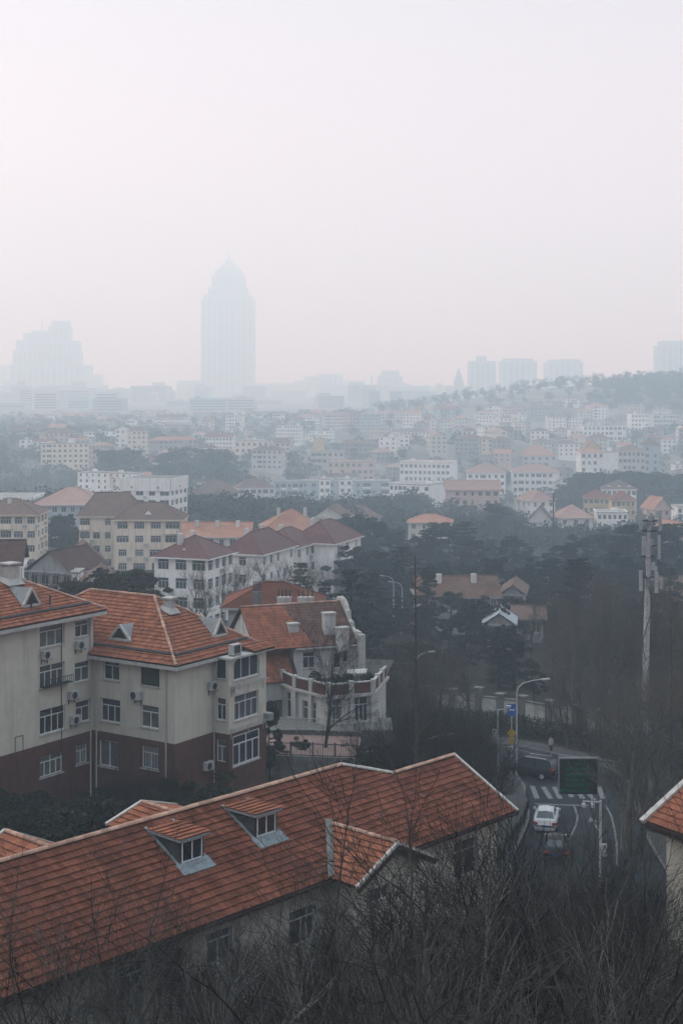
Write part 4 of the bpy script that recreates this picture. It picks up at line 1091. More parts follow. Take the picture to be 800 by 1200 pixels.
    C('', 315, 343, 514, 700, 0, 12, 5, 'flat', 0, 'pinkw', 'grey', cols=3, scols=1, root=r); C('', 343, 366, 534, 690, 0, 12, 2, 'flat', 0, 'pinkw', 'grey', cols=3, scols=1, root=r)
    r = C('pale block with a yellow cube of a stair tower on its roof', 364, 403, 529, 660, 0, 12, 5, 'flat', 0, 'pale', 'grey', cols=6, scols=2, balc=(0, 1))
    C('', 367, 380, 514, 662, 0, 6, 2, 'flat', 0, 'yellow', 'grey', cols=0, scols=0, root=r)
    C('low pink brown block right of the yellow stair tower', 384, 438, 541, 640, -4, 12, 4, 'flat', 0, 'pinkw', 'pink', cols=8, scols=2)
    C('pale low block with pink roof left of the beige school', 240, 276, 529, 720, 3, 12, 3, 'hip', 2, 'cream', 'pink', cols=4, scols=2)
    # --- right of the valley
    C('white three storey flats with pink hip roof right of the long white block', 547, 592, 554, 600, -4, 14, 3, 'hip', 4, 'white', 'pink', cols=6, scols=2, balc=(2,))
    C('white three storey flats with pink roof, second from the long white block', 600, 655, 553, 600, -4, 13, 4, 'hip', 3, 'white', 'pink', cols=8, scols=2, balc=(1, 4))
    C('long low hall with pale orange roof and pink wall in the valley', 522, 585, 574, 500, -3, 14, 2, 'gable', 3, 'pinkw', 'pink', cols=7, scols=0, name='hall', cat='hall', axis='x')
    C('orange roofed house on the slope behind the pink roofed white flats', 612, 652, 534, 720, 5, 15, 3, 'hip', 5, 'pale', 'orange', cols=5, scols=2, name='house', cat='house')
    C('narrow white house with pink hip roof and bluish left side, above the arched gable house', 622, 650, 587, 500, 22, 11, 6, 'hip', 3.2, 'white', 'pink', cols=3, scols=3, name='house', cat='house', endhip=.7)
    C('brown gabled house with a white arched window below the narrow white house', 619, 646, 611, 470, -10, 10, 3, 'gable', 5, 'pale', 'brown', cols=2, scols=1, name='house', cat='house', axis='y')
    C('pink brown roofed house left of the white house with two window rows', 655, 694, 607, 470, 6, 11, 2, 'hip', 4, 'pale', 'pink', cols=3, scols=2, name='house', cat='house')
    r = C('tall white villa with a yellow pediment top and a lower white wing', 680, 707, 530, 600, 0, 12, 5, 'hip', 2, 'white', 'yellow' if False else 'orange', cols=4, scols=2, name='villa', cat='villa')
    C('', 685, 702, 524, 603, 0, 8, 2, 'gable', 3, 'yellow', 'pink', cols=0, scols=0, root=r, axis='y'); C('', 707, 723, 530, 605, 0, 10, 4, 'flat', 0, 'white', 'grey', cols=0, scols=1, root=r)
    r = C('broad pale block with dark doorways on a terrace, right of the villa with yellow pediment', 724, 755, 528, 620, -6, 13, 5, 'hip', 2.5, 'pale', 'brown', cols=6, scols=2)
    C('', 753, 772, 522, 630, -4, 12, 7, 'hip', 3.5, 'blue', 'brown', cols=2, scols=3, root=r)
    r = C('long white block with vertical bays above the villa with yellow pediment', 683, 733, 499, 830, 0, 14, 5, 'flat', 0, 'white', 'grey', cols=10, scols=3, balc=(6, 8))
    C('', 668, 683, 504, 835, 0, 12, 4, 'flat', 0, 'white', 'grey', cols=3, scols=2, root=r)
    C('white block near the hilltop wood, right of the long white block with bays', 739, 759, 485, 960, 0, 14, 5, 'flat', 0, 'white', 'grey', cols=5, scols=2)
    C('pale terraced flats below the hilltop wood at the right', 765, 795, 486, 980, 0, 14, 5, 'flat', 0, 'pale', 'grey', cols=8, scols=2, balc=(1, 3, 5))
    r = C('white house with two little white gables and brown roof, behind the yellow flats', 705, 745, 573, 530, -8, 11, 4, 'hip', 3, 'white', 'brown', cols=7, scols=2, name='house', cat='house', dorm=3)
    C('', 745, 782, 576, 540, -4, 11, 6, 'hip', 2.5, 'blue', 'brown', cols=6, scols=2, root=r)
    r = C('yellow three storey flats with red roofs, behind the monopole', 683, 714, 583, 500, -10, 10, 4, 'hip', 2.6, 'yellow', 'red', cols=5, scols=2, balc=(2,))
    C('', 716, 744, 586, 490, -5, 11, 4, 'hip', 2.8, 'yellow', 'red', cols=5, scols=2, root=r)
    C('small white house with two rows of windows among dark trees left of the monopole', 699, 735, 601, 470, -4, 10, 3, 'flat', 0, 'white', 'pale' if False else 'grey', cols=6, scols=2, name='house', cat='house', style='2', parapet=.3)
    C('pale orange roofed house right behind the head of the monopole', 766, 786, 597, 480, 12, 10, 3, 'gable', 4, 'pinkw', 'orange', cols=2, scols=1, name='house', cat='house', axis='y')
    C('white block cut by the right picture edge, above the orange gable', 793, 830, 594, 500, 0, 10, 4, 'flat', 0, 'white', 'grey', cols=6, scols=1)
    C('orange pink house cut by the right picture edge', 781, 812, 630, 420, 15, 11, 3, 'gable', 4.5, 'pinkw', 'orange', cols=3, scols=2, name='house', cat='house')
    # --- among the trees of the valley
    r = C('old grey house with worn orange roof half hidden by cedars', 492, 583, 700, 215, 3, 9, 2, 'gable', 2.6, 'grey', 'worn', cols=9, scols=1, name='house', cat='house', axis='x', chim=2)
    C('', 588, 612, 696, 224, -10, 10, 3, 'gable', 1.5, 'grey', 'brown', cols=3, scols=2, root=r, axis='y')
    C('low grey house with a white framed gable among cedars', 569, 600, 731, 188, -8, 6, 1, 'gable', 1.5, 'grey', 'palemetal', cols=2, scols=0, name='house', cat='house', axis='y')
    C('low roof the colour of straw right of the white framed gable', 603, 636, 724, 197, -6, 7, 1, 'gable', 1.2, 'grey', 'brown', cols=2, scols=0, name='house', cat='house', axis='x')
    C('pale gabled house among dark trees below the small white house', 640, 690, 690, 250, -12, 10, 2, 'gable', 3.5, 'grey', 'brown', cols=3, scols=1, name='house', cat='house', axis='y')
    C('brown roofed house deep in the wood right of the monopole', 770, 812, 700, 240, 5, 9, 2, 'gable', 3, 'grey', 'brown', cols=2, scols=1, name='house', cat='house', axis='x')

# towers far out in the haze: (px0, px1, py_top) tiers, widest first
def tower(label, D, tiers, base_py, name='skyscraper', wall='grey', cap=None, spire=None, grooves=6):
    D *= 1.85; px0, px1, _ = tiers[0]; cx = ((px0 + px1) / 2 - 400) / F * D; zb = CH - (base_py - HY) / F * D - 12
    r = thing(name, label, 'tower', (cx, D, zb), 0); FOOT.append((cx, D, 60))
    zprev = 0
    for i, (a, b2, py) in enumerate(tiers):
        xa, xb = (a - 400) / F * D - cx, (b2 - 400) / F * D - cx; z1 = CH - (py - HY) / F * D - zb; w = xb - xa
        yo = (tiers[0][1] - tiers[0][0]) / F * D / 2 - w / 2
        b = MB(); b.box(xa, yo, zprev if i else -20, xb, yo + w, z1)
        link('tower_shaft' if i == 0 else 'tower_tier', b, WM[wall], r)
        if grooves:   # tall glazed strips between piers
            g = MB(); n = grooves
            for k in range(n):
                x = xa + w * (k + .5) / n; hw = w / n * (.18 + .14 * (k % 2)); g.box(x - hw, yo - .25, max(zprev, 4), x + hw, yo - .05, z1 - 5)
            link('window', g, M['glass'], r)['kind'] = 'stuff'
        zprev = z1 - .5
    if cap:
        kind, py = cap; a, b2, _ = tiers[-1]; xa, xb = (a - 400) / F * D - cx, (b2 - 400) / F * D - cx; w = xb - xa; yo = (tiers[0][1] - tiers[0][0]) / F * D / 2 - w / 2
        z1 = CH - (py - HY) / F * D - zb; z0 = zprev + .5; b = MB(); cxx, cyy = (xa + xb) / 2, yo + w / 2; n = 12; prev = None
        for k in range(7):
            t = k / 6; rad = w / 2 * ((1 - t) if kind == 'cone' else (1 - t ** 1.5) if kind == 'ogive' else math.cos(t * math.pi / 2)); z = z0 + (z1 - z0) * (t if kind in ('cone', 'ogive') else math.sin(t * math.pi / 2))
            ring = [(cxx + math.cos(2 * math.pi * j / n + .26) * max(rad, .3), cyy + math.sin(2 * math.pi * j / n + .26) * max(rad, .3), z) for j in range(n)]
            if prev:
                for j in range(n): b.poly([prev[j], prev[(j + 1) % n], ring[(j + 1) % n], ring[j]])
            prev = ring
        b.poly(prev); link('tower_crown', b, WM[wall], r)
    if spire:
        px, py, pb = spire; x = (px - 400) / F * D - cx; w0 = (tiers[0][1] - tiers[0][0]) / F * D
        link('mast', MB().tube([(x, w0 / 2, CH - (pb - HY) / F * D - zb - 3), (x, w0 / 2, CH - (py - HY) / F * D - zb)], [3.0, 1.2], 6), WM['grey'], r)
    return r

def build_skyline():
    T = tower
    T('tallest tower in the haze, with domed crown and needle', 2150, [(235.5, 296, 350), (238, 293, 345), (243, 288, 336), (247, 285, 321), (251, 281, 315)], 480, cap=('cone', 299), spire=(265.5, 290, 303), grooves=9)
    T('stepped podium at the foot of the tallest hazy tower, left', 2170, [(207, 236, 446)], 480, name='office_block', grooves=8)
    T('wide stepped tower group at the far left with thin mast', 2000, [(12, 95, 427), (13.5, 84, 410), (17, 82, 398), (22, 56, 389), (30, 50, 386)], 484, spire=(41, 370, 388), grooves=12)
    T('higher rounded shoulder of the far left tower group', 2040, [(57, 81, 382), (60, 79, 376)], 484, grooves=4, cap=None)
    T('faint slab right of the far left tower group', 2250, [(95, 118, 439)], 484, grooves=4, name='office_block')
    T('faint tower cut by the left picture edge', 2350, [(-20, 6, 428)], 484, grooves=4)
    T('hazy tower with rounded stepped top left of the clock spire', 1950, [(441, 475, 448), (443, 472, 440), (447, 468, 434)], 482, grooves=5)
    T('thin needle chimney in the haze', 1950, [(434, 437, 440)], 480, name='chimney_stack', grooves=0)
    T('slim church spire in the haze left of the three slab towers', 1500, [(532, 543, 446), (533.5, 541.5, 441)], 480, name='church_spire', cap=('cone', 430), grooves=0)
    T('leftmost of the three slab towers on the hill skyline, with a small roof block', 1700, [(550, 581, 423), (559, 571, 417)], 480, grooves=5)
    T('middle slab tower of the three on the hill skyline', 1750, [(588, 629, 423), (592, 625, 420)], 480, grooves=6)
    T('rightmost of the three slab towers on the hill skyline', 1780, [(642, 683, 424), (646, 680, 421)], 480, grooves=6)
    T('hazy tower cut by the right picture edge above the hilltop wood', 1650, [(774, 815, 404), (778, 812, 399)], 470, grooves=6)
    T('low hazy tower rising over the roofs between the needle chimney and the tallest tower', 2300, [(372, 402, 438)], 482, name='office_block', grooves=5)
    T('faintest broad block right of the tallest hazy tower', 2400, [(300, 345, 449)], 482, name='office_block', grooves=6)
    T('faint stepped block left of the rounded hazy tower', 2350, [(345, 428, 446), (356, 400, 441)], 482, name='office_block', grooves=8)
    T('low dark church hall beside the slim church spire', 1500, [(543, 590, 466)], 482, name='church_hall', grooves=6)

def build_far_blocks():
    """low faint blocks standing between the last houses and the towers"""
    rnd = random.Random(31); used = {}
    for i in range(92):
        D = 1750 * (4300 / 1750) ** rnd.random(); px = rnd.uniform(-10, 540) if i % 4 else rnd.uniform(540, 810)
        x = (px - 400) / F * D; g = 12 if D > 2800 else LAND.z(x, D) * max(0, 1 - (D - 2000) / 800 if D > 2000 else 1) + 12 * min(1, max(0, (D - 2000) / 800))
        h = rnd.choice((10, 14, 18, 24, 34)) * D / 2600; w = rnd.uniform(14, 60) * D / 2200; d = rnd.uniform(14, 30)
        top = HY + (CH - g - h) / D * F
        if (px > 540 and top < 466) or top < 450: h = max(6, (CH - g) - ((466 if px > 540 else 452) - HY) / F * D)
        lm = min(LMARK, key=lambda q: abs(q[1] - px) + abs(q[2] - 470) * .7)
        side = 'left' if px < lm[1] else 'right'; far = 'nearer' if D < 2400 else 'farther' if D < 3300 else 'farthest'
        lab = f'{rnd.choice(("broad", "low", "plain")) if w > 45 else rnd.choice(("narrow", "small"))} block lost in haze, {far}, {side} of {lm[0]}'
        r = thing('far_block', lab, 'building', (x, D, g - 14), R(rnd.uniform(-20, 20)), 'faint blocks almost lost in the haze')
        m = WM[rnd.choice(('grey', 'pale', 'grey', 'blue', 'pinkw'))]
        link('wall', MB().box(-w / 2, 0, 0, w / 2, d, h + 14), m, r)
        if rnd.random() < .6: a = rnd.uniform(-w / 2, 0); link('roof_hut', MB().box(a, 2, h + 13.9, a + w * rnd.uniform(.15, .45), d - 2, h + 14 + h * rnd.uniform(.1, .35)), m, r)
        b = MB(); z = 16
        while z < h + 11: b.box(-w / 2 + 1.5, -.2, z, w / 2 - 1.5, -.01, z + 1.6); z += 3.6
        if b.f: link('window', b, M['glass'], r)['kind'] = 'stuff'

LMARK = [('the tallest hazy tower', 265, 440), ('the long white four storey block', 505, 545), ('the villa with the yellow pediment', 694, 530), ('the beige school block', 300, 525),
         ('the white hall with the plain band', 180, 570), ('the long white block with bays', 705, 500), ('the hilltop wood', 760, 460), ('the slim church spire', 538, 465), ('the orange roofed slope house', 630, 530),
         ('the faded pink hip roofed hall', 75, 580), ('the yellow stair tower', 372, 515), ('the far left tower group', 50, 480), ('the cream two-roofed block', 160, 600), ('the pink roofed white flats', 570, 555), ('the middle slab tower', 608, 460),
         ('the pale block with the pink roof', 258, 535), ('the rounded hazy tower', 458, 475), ('the small white house with pale gable', 465, 532)]
def build_fillers():
    rnd = random.Random(11); used = {}
    shown = dict(white='white', pale='pale', cream='cream', blue='blue grey', pinkw='pinkish', grey='grey')
    zones = [(430, 810, 466, 545, 84), (0, 430, 492, 560, 52), (0, 440, 480, 497, 34), (380, 700, 548, 600, 5), (0, 240, 545, 600, 6), (640, 810, 560, 640, 4)]
    made = 0
    for (xa, xb, ya, yb, n) in zones:
        tries = 0; k = 0
        while k < n and tries < 2500:
            tries += 1
            px = rnd.uniform(xa, xb); py = ya + (yb - ya) * rnd.random() ** .85
            # where does that sight line meet the ground?
            D = 380; ok = False
            while D < 2600:
                x = (px - 400) / F * D
                if CH - (py - HY) / F * D < LAND.z(x, D): ok = True; break
                D *= 1.015
            if not ok: continue
            Wd, L, fl = rnd.uniform(8, 12), rnd.choice((rnd.uniform(8, 13), rnd.uniform(8, 13), rnd.uniform(14, 30))), rnd.choice((2, 2, 3, 3, 4, 5))
            if xa == 430 and fl > 4: fl = 3
            rad = math.hypot(Wd, L) / 2
            if any(math.hypot(x - f[0], D + Wd / 2 - f[1]) < rad + f[2] - 3 for f in FOOT): continue
            wall = rnd.choice(['white', 'white', 'pale', 'cream', 'pinkw', 'grey', 'blue']); rc = rnd.choice(['orange', 'pink', 'red', 'brown', 'brown', 'grey', 'grey'])
            roof = 'flat' if rc == 'grey' else rnd.choice(['hip', 'hip', 'gable']); th = rnd.uniform(-30, 30)
            sky_ = np.interp(px, [0, 430, 540, 600, 690, 720, 800], [480, 478, 469, 467, 461, 468, 472])
            if HY + (CH - LAND.z(x, D + Wd / 2) - fl * 2.95 - 3) / D * F < sky_: continue
            zb = LAND.z(x, D + Wd / 2); pye = HY + (CH - zb - fl * 2.95) / D * F
            px1 = px + L / D * F * .98
            if px < 430 and D > 1000: L *= 1.3
            lm = sorted(LMARK, key=lambda q: (q[1] - px) ** 2 + ((q[2] - py) * 2) ** 2)
            rcname = {'orange': 'orange', 'pink': 'pink', 'red': 'dull red', 'brown': 'brown', 'grey': 'flat grey'}[rc]
            lab = None
            for q in lm[:3]:
                dx, dy = px - q[1], py - q[2]
                wd = ('right of' if dx > 0 else 'left of') if abs(dx) > abs(dy) * 1.2 else ('below' if dy > 0 else 'above')
                num = {2: 'two', 3: 'three', 4: 'four', 5: 'five'}[fl]
                for pre in ('', 'small ' if L < 15 else 'long '):
                    t = f'{pre}hazy {shown[wall]} {num} storey house, {rcname} roof, {wd} {q[0]}'
                    if t not in used and len(t.split()) <= 16: lab = t; break
                if lab: break
            if not lab: continue
            used[lab] = 1
            city(lab, px, px1, pye, D, th, Wd, fl, roof, None, wall, rc, cols=max(2, int(L / 3)), scols=3, name='house', cat='house', gp=False, group='small houses scattered through the hazy town',
                 balc=(1,) if rnd.random() < .3 and L > 14 else (), dorm=1 if rnd.random() < .3 and roof == 'hip' and D < 900 else 0, chim=rnd.choice((0, 1)) if roof != 'flat' else 0)
            k += 1; made += 1
    print('fillers', made)
# ------------------------------------------------------------------ ground, road and street furniture
def build_land():
    xs = sorted(set([-2400, -1500, -1100, -800, -600, -450] + list(range(-340, 341, 20)) + list(np.arange(-70, 71, 3.0)) + [450, 600, 800, 1100, 1500, 2400]))
    ys = sorted(set([-120, -80, -40] + list(np.arange(-10, 175, 3.0)) + list(range(175, 420, 9)) + list(range(420, 1250, 26)) + [1300, 1360, 1430, 1500, 1600, 1700, 1850, 2000, 2200, 2500, 2900, 3400, 4000, 4500]))
    G = np.array([(x, y) for y in ys for x in xs], float); Z = LAND.raw(G)
    nx = len(xs); v = []
    for i, (x, y) in enumerate(G):
        k = road_mask(x, y); z = Z[i]
        if y > 2000: z = z * max(0, 1 - (y - 2000) / 800) + 12 * min(1, (y - 2000) / 800)
        z = max(min(z, 60), -50)
        v.append((x, y, z * (1 - k) - .10 * k))
    b = MB(); b.v = v; b.f = [(j * nx + i, j * nx + i + 1, (j + 1) * nx + i + 1, (j + 1) * nx + i) for j in range(len(ys) - 1) for i in range(nx - 1)]; b.m = [0] * len(b.f)
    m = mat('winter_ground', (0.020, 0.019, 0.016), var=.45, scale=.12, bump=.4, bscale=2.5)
    # beyond the wooded valley the ground is town: yards, lanes and roofs too small to build, paled to brighten the far haze band
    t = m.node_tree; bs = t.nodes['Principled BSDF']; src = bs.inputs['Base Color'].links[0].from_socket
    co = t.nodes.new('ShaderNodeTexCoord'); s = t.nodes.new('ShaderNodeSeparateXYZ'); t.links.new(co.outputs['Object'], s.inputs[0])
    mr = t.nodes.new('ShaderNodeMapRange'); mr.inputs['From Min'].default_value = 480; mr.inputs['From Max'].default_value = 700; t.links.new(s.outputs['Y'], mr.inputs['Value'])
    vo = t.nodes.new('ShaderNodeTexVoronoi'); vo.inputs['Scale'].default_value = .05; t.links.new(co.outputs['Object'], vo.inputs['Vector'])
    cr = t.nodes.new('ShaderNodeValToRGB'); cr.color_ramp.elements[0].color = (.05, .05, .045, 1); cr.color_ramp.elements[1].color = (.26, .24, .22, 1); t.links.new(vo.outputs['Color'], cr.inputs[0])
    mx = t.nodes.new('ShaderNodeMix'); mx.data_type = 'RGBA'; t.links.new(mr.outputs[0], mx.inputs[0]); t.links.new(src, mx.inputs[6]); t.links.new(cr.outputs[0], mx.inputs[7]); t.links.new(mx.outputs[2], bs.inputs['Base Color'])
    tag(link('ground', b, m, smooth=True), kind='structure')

def strip(name, A, B, z, m, kind='structure', parent=None):
    b = MB()
    for i in range(len(A) - 1): b.poly([(*A[i], z), (*B[i], z), (*B[i + 1], z), (*A[i + 1], z)])
    o = link(name, b, m, parent)
    if kind: o['kind'] = kind
    return o
def densify(P, n=3):
    out = []
    for i in range(len(P) - 1):
        p0 = P[max(i - 1, 0)]; p1 = P[i]; p2 = P[i + 1]; p3 = P[min(i + 2, len(P) - 1)]
        for k in range(n):
            t = k / n; out.append(tuple(.5 * (2 * p1[j] + (p2[j] - p0[j]) * t + (2 * p0[j] - 5 * p1[j] + 4 * p2[j] - p3[j]) * t * t + (3 * p1[j] - p0[j] - 3 * p2[j] + p3[j]) * t ** 3) for j in (0, 1)))
    return out + [P[-1]]
def offs(P, d):
    out = []
    for i, p in enumerate(P):
        a = P[max(i - 1, 0)]; b = P[min(i + 1, len(P) - 1)]; tx, ty = b[0] - a[0], b[1] - a[1]; l = math.hypot(tx, ty)
        out.append((p[0] - ty / l * d, p[1] + tx / l * d))
    return out
def rd(px, py, z=0.0):
    D = (CH - z) * F / (py - HY); return Vector(((px - 400) / F * D, D, z))
def build_road():
    L, Rr = densify(ROAD_L), densify(ROAD_R)
    strip('road', L, Rr, 0.0, M['asphalt'])
    for nm, P, sg in (('left', L, 1), ('right', Rr, -1)):
        Q = offs(P, .16 * sg); b = MB()
        for i in range(len(P) - 1):
            a, c, d, e = P[i], P[i + 1], Q[i + 1], Q[i]
            b.poly([(*a, .13), (*c, .13), (*d, .13), (*e, .13)]); b.poly([(*a, -.02), (*c, -.02), (*c, .13), (*a, .13)])
        tag(link('kerb', b, M['kerb']), kind='structure')
        S = offs(P, (2.6 if sg > 0 else 2.2) * sg); b = MB()
        for i in range(len(P) - 1):
            b.poly([(*Q[i], .125), (*Q[i + 1], .125), (*S[i + 1], .125), (*S[i], .125)]); b.poly([(*S[i], .125), (*S[i + 1], .125), (*S[i + 1], -.6), (*S[i], -.6)])
        tag(link('pavement', b, M['paving']), kind='structure')
    # markings
    zc = .004
    def quadm(pts): b = MB(); b.poly([(p.x, p.y, zc) for p in pts]); return b
    for (xt, yt, xb, yb) in ((623, 921, 629, 936), (636, 922, 645, 936), (649, 922, 656, 936), (663, 925, 670, 934), (676, 927, 683, 936), (689, 930, 696, 938), (701, 922, 706, 936)):
        a, b2 = rd(xt, yt), rd(xb, yb); w = Vector((.42, .05, 0))
        tag(link('zebra_stripe', quadm([b2 - w / 2, b2 + w / 2, a + w / 2, a - w / 2]), M['paint']), kind='structure')
    def line(pxs, w=.16):
        P = [rd(*p) for p in pxs]; P2 = densify([(p.x, p.y) for p in P], 4); A, B = offs(P2, w / 2), offs(P2, -w / 2)
        tag(link('road_marking', MB(), M['paint']), kind='structure') if False else strip('road_marking', A, B, zc, M['paint'])
    line([(626, 942), (652, 943), (690, 944)], .3)
    line([(672, 944), (676, 958), (672, 972), (664, 985), (652, 1000)])
    line([(709, 944), (715, 955), (719, 970), (722, 990), (722, 1015)]); line([(560, 872), (590, 875), (632, 885), (660, 893)])
    line([(600, 886), (618, 893), (640, 905)], .12)
    # arrow
    a = rd(697, 966); b = MB(); b.poly([(a.x - .08, a.y - 1.6, zc), (a.x + .08, a.y - 1.6, zc), (a.x + .02, a.y + .6, zc), (a.x - .14, a.y + .6, zc)]); b.poly([(a.x - .4, a.y + .61, zc), (a.x + .3, a.y + .61, zc), (a.x - .1, a.y + 1.9, zc)])
    tag(link('road_marking', b, M['paint']), kind='structure')
    # pavement plaza left of the bend
    b = MB(); P = [(4, 98), (10.1, 98), (11.0, 106), (12.3, 112.2), (12.8, 118), (13.0, 122), (12.4, 125.2), (10.4, 127.8), (4, 129)]
    b.poly([(x, y, .11) for x, y in P][::-1]); tag(link('footpath', b, M['paving']), kind='structure')

def railing(label, P, h=1.15, step=.9):
    o = thing('railing', label, 'railing', (*P[0], .13), 0, 'dark railings along the road bend'); m = M['dark']
    D = [Vector((p[0] - P[0][0], p[1] - P[0][1], 0)) for p in P]
    for a, b in zip(D, D[1:]):
        u = (b - a).normalized(); L = (b - a).length; n = max(1, round(L / 1.8))
        for i in range(n + 1):
            q = a + u * L * i / n; link('post', MB().box(q.x - .04, q.y - .04, 0, q.x + .04, q.y + .04, h + .06), m, o)
        rr = MB()
        for z in (.15, h * .8, h): rr.obox((a + b) / 2 + Vector((0, 0, z)), u, u.cross(Vector((0, 0, 1))), (0, 0, 1), L / 2, .022, .025)
        link('rail', rr, m, o)
        k = int(L / .16); bb = MB()
        for i in range(1, k): q = a + u * L * i / k; bb.box(q.x - .011, q.y - .011, .16, q.x + .011, q.y + .011, h * .8)
        link('baluster', bb, m, o)['kind'] = 'stuff'

def lamp_post(label, foot, h, arm, aim, name='street_lamp', double=False, m=None):
    o = thing(name, label, 'street lamp', foot, aim, 'street lamps'); m = m or M['galv']
    link('pole', MB().tube([(0, 0, -.3), (0, 0, h * .5), (0, 0, h * .86)], [.10, .085, .06], 8), m, o)
    link('base', MB().tube([(0, 0, 0), (0, 0, .5)], [.15, .13], 8), m, o)
    P = [(0, 0, h * .86), (arm * .06, 0, h * .92), (arm * .25, 0, h * .965), (arm * .6, 0, h * .99), (arm, 0, h)]
    link('arm', MB().tube(P, [.06, .05, .045, .04, .035], 6), m, o)
    b = MB(); b.obox((arm + .3, 0, h + .01), (1, 0, .06), (0, 1, 0), (-.06, 0, 1), .36, .13, .05); link('lamp_head', b, M['ac'], o)
    return o

def car(label, foot, rz, kind='sedan', paint=None, name='parked_car', cat='car'):
    """side profile lofted across stations: x forward, y left; z up"""
    o = thing(name, label, cat, foot, rz)
    if kind == 'sedan':   # x, hood/deck height, belt half width, lower z
        L, Hh = 4.6, 1.45
        st = [(-2.3, .62, .62, .78), (-2.22, .92, .80, .84), (-1.75, 1.0, .86, .88), (-.6, .98, .88, .90), (.6, .95, .88, .90), (1.1, .93, .87, .90), (1.9, .80, .82, .86), (2.25, .62, .70, .78), (2.32, .45, .60, .66)]
        roof = [(-1.72, 1.0, .70), (-1.15, 1.36, .60), (-.55, 1.45, .58), (.15, 1.43, .58), (.95, .97, .70)]
    else:
        L, Hh = 4.9, 1.75
        st = [(-2.4, .80, .76, .84), (-2.36, 1.05, .84, .90), (-1.6, 1.12, .90, .94), (-.4, 1.10, .92, .95), (.8, 1.08, .92, .95), (1.3, 1.06, .90, .94), (2.1, .98, .85, .92), (2.4, .80, .76, .86), (2.46, .5, .68, .74)]
        roof = [(-2.28, 1.08, .78), (-2.02, 1.66, .66), (-.9, 1.76, .66), (.4, 1.74, .66), (1.25, 1.08, .76)]
    b = MB(); rings = []
    for (x, zt, wt, wl) in st:
        pts = [(-wl * .92, .22), (-wl, .42), (-wl * 1.0, .62), (-wt, zt * .96), (-wt * .82, zt), (0, zt + .03), (wt * .82, zt), (wt, zt * .96), (wl, .62), (wl, .42), (wl * .92, .22)]
        pts = [(y, min(z, zt) if z > .5 else z) for y, z in pts]; n = len(b.v); b.v += [(x, y, z) for y, z in pts]; rings.append(n)
    k = 11
    for a, c in zip(rings, rings[1:]):
        for i in range(k): b.f.append((a + i, a + (i + 1) % k, c + (i + 1) % k, c + i)); b.m.append(0)
    b.f.append(tuple(rings[0] + i for i in range(k))); b.m.append(0); b.f.append(tuple(rings[-1] + i for i in reversed(range(k)))); b.m.append(0)
    body = link('body', b, paint, o, smooth=True)
    for e in body.data.polygons: e.use_smooth = True
    # cabin: glass house and painted roof
    (x0, z0, w0), (x1, z1, w1), (x2, z2, w2), (x3, z3, w3), (x4, z4, w4) = roof
    g = lambda pts, nm: link(nm, MB().poly(pts), M['glass'], o)
    g([(x0, -w0, z0), (x0, w0, z0), (x1, w1, z1), (x1, -w1, z1)], 'rear_window')
    g([(x4, w4, z4), (x4, -w4, z4), (x3, -w3, z3), (x3, w3, z3)], 'windscreen')
    for s in (-1, 1):
        wb = w0 + .08
        P = [(x0, s * w0, z0), (x4, s * w4, z4), (x3, s * w3, z3), (x2, s * w2, z2), (x1, s * w1, z1)]
        link('side_window', MB().poly(P if s < 0 else P[::-1]), M['glass'], o)
        pl = MB()
        for (p, q) in ((P[0], P[4]), (P[1], P[2])): pl.tube([p, q], .045, 5)
        mid = ((x1 + x3) / 2 * .9); pl.tube([(mid, s * (w0 + .04), z0 - .02), (mid, s * (w1 + .01), z2)], .035, 4)
        link('pillar', pl, paint, o)
        link('mirror', MB().box(x4 - .35, s * .96 - .09, z0 - .02, x4 - .2, s * .96 + .09, z0 + .14), paint, o)
    rf = MB(); ps = [(x1, z1, w1), (x2, z2, w2), (x3, z3, w3)]
    for (a, c) in zip(ps, ps[1:]):
        rf.poly([(a[0], -a[2] - .02, a[1] - .02), (c[0], -c[2] - .02, c[1] - .02), (c[0], 0, c[1] + .05), (a[0], 0, a[1] + .05)]); rf.poly([(a[0], 0, a[1] + .05), (c[0], 0, c[1] + .05), (c[0], c[2] + .02, c[1] - .02), (a[0], a[2] + .02, a[1] - .02)])
    link('car_roof', rf, paint, o)
    red = mat('tail_light_red', (.30, .02, .02), rough=.3, var=0); wh = mat('headlight_glass', (.55, .57, .6), rough=.15, var=0); bk = mat('tyre_rubber', (.02, .02, .021), var=.1)
    xb = st[0][0]; zt = .78 if kind == 'sedan' else .98
    for s in (-1, 1):
        link('tail_light', MB().box(xb - .02, s * .72 - .2, zt - .08, xb + .22, s * .72 + .14, zt + .07), red, o)
        link('headlight', MB().box(st[-2][0] - .18, s * .62 - .18, .58, st[-2][0] + .03, s * .62 + .14, .72), wh, o)
        for x in (-L * .29, L * .30):
            w = link('wheel', MB().tube([(x, s * .72, .33), (x, s * .93, .33)], .33, 14), bk, o); link('rim', MB().tube([(x, s * .925, .33), (x, s * .945, .33)], .2, 10), M['galv'], w)
    link('number_plate', MB().box(xb - .03, -.24, .52, xb - .004, .24, .64), mat('blue_plate', (.03, .07, .25), var=0), o)
    link('bumper', MB().box(xb - .05, -.78, .30, xb + .1, .78, .47), paint if kind == 'sedan' else M['dark'], o)
    if kind == 'suv':
        for s in (-1, 1): link('roof_rail', MB().tube([(-1.7, s * .58, 1.80), (.3, s * .58, 1.80)], .025, 5), M['galv'], o)
    return o

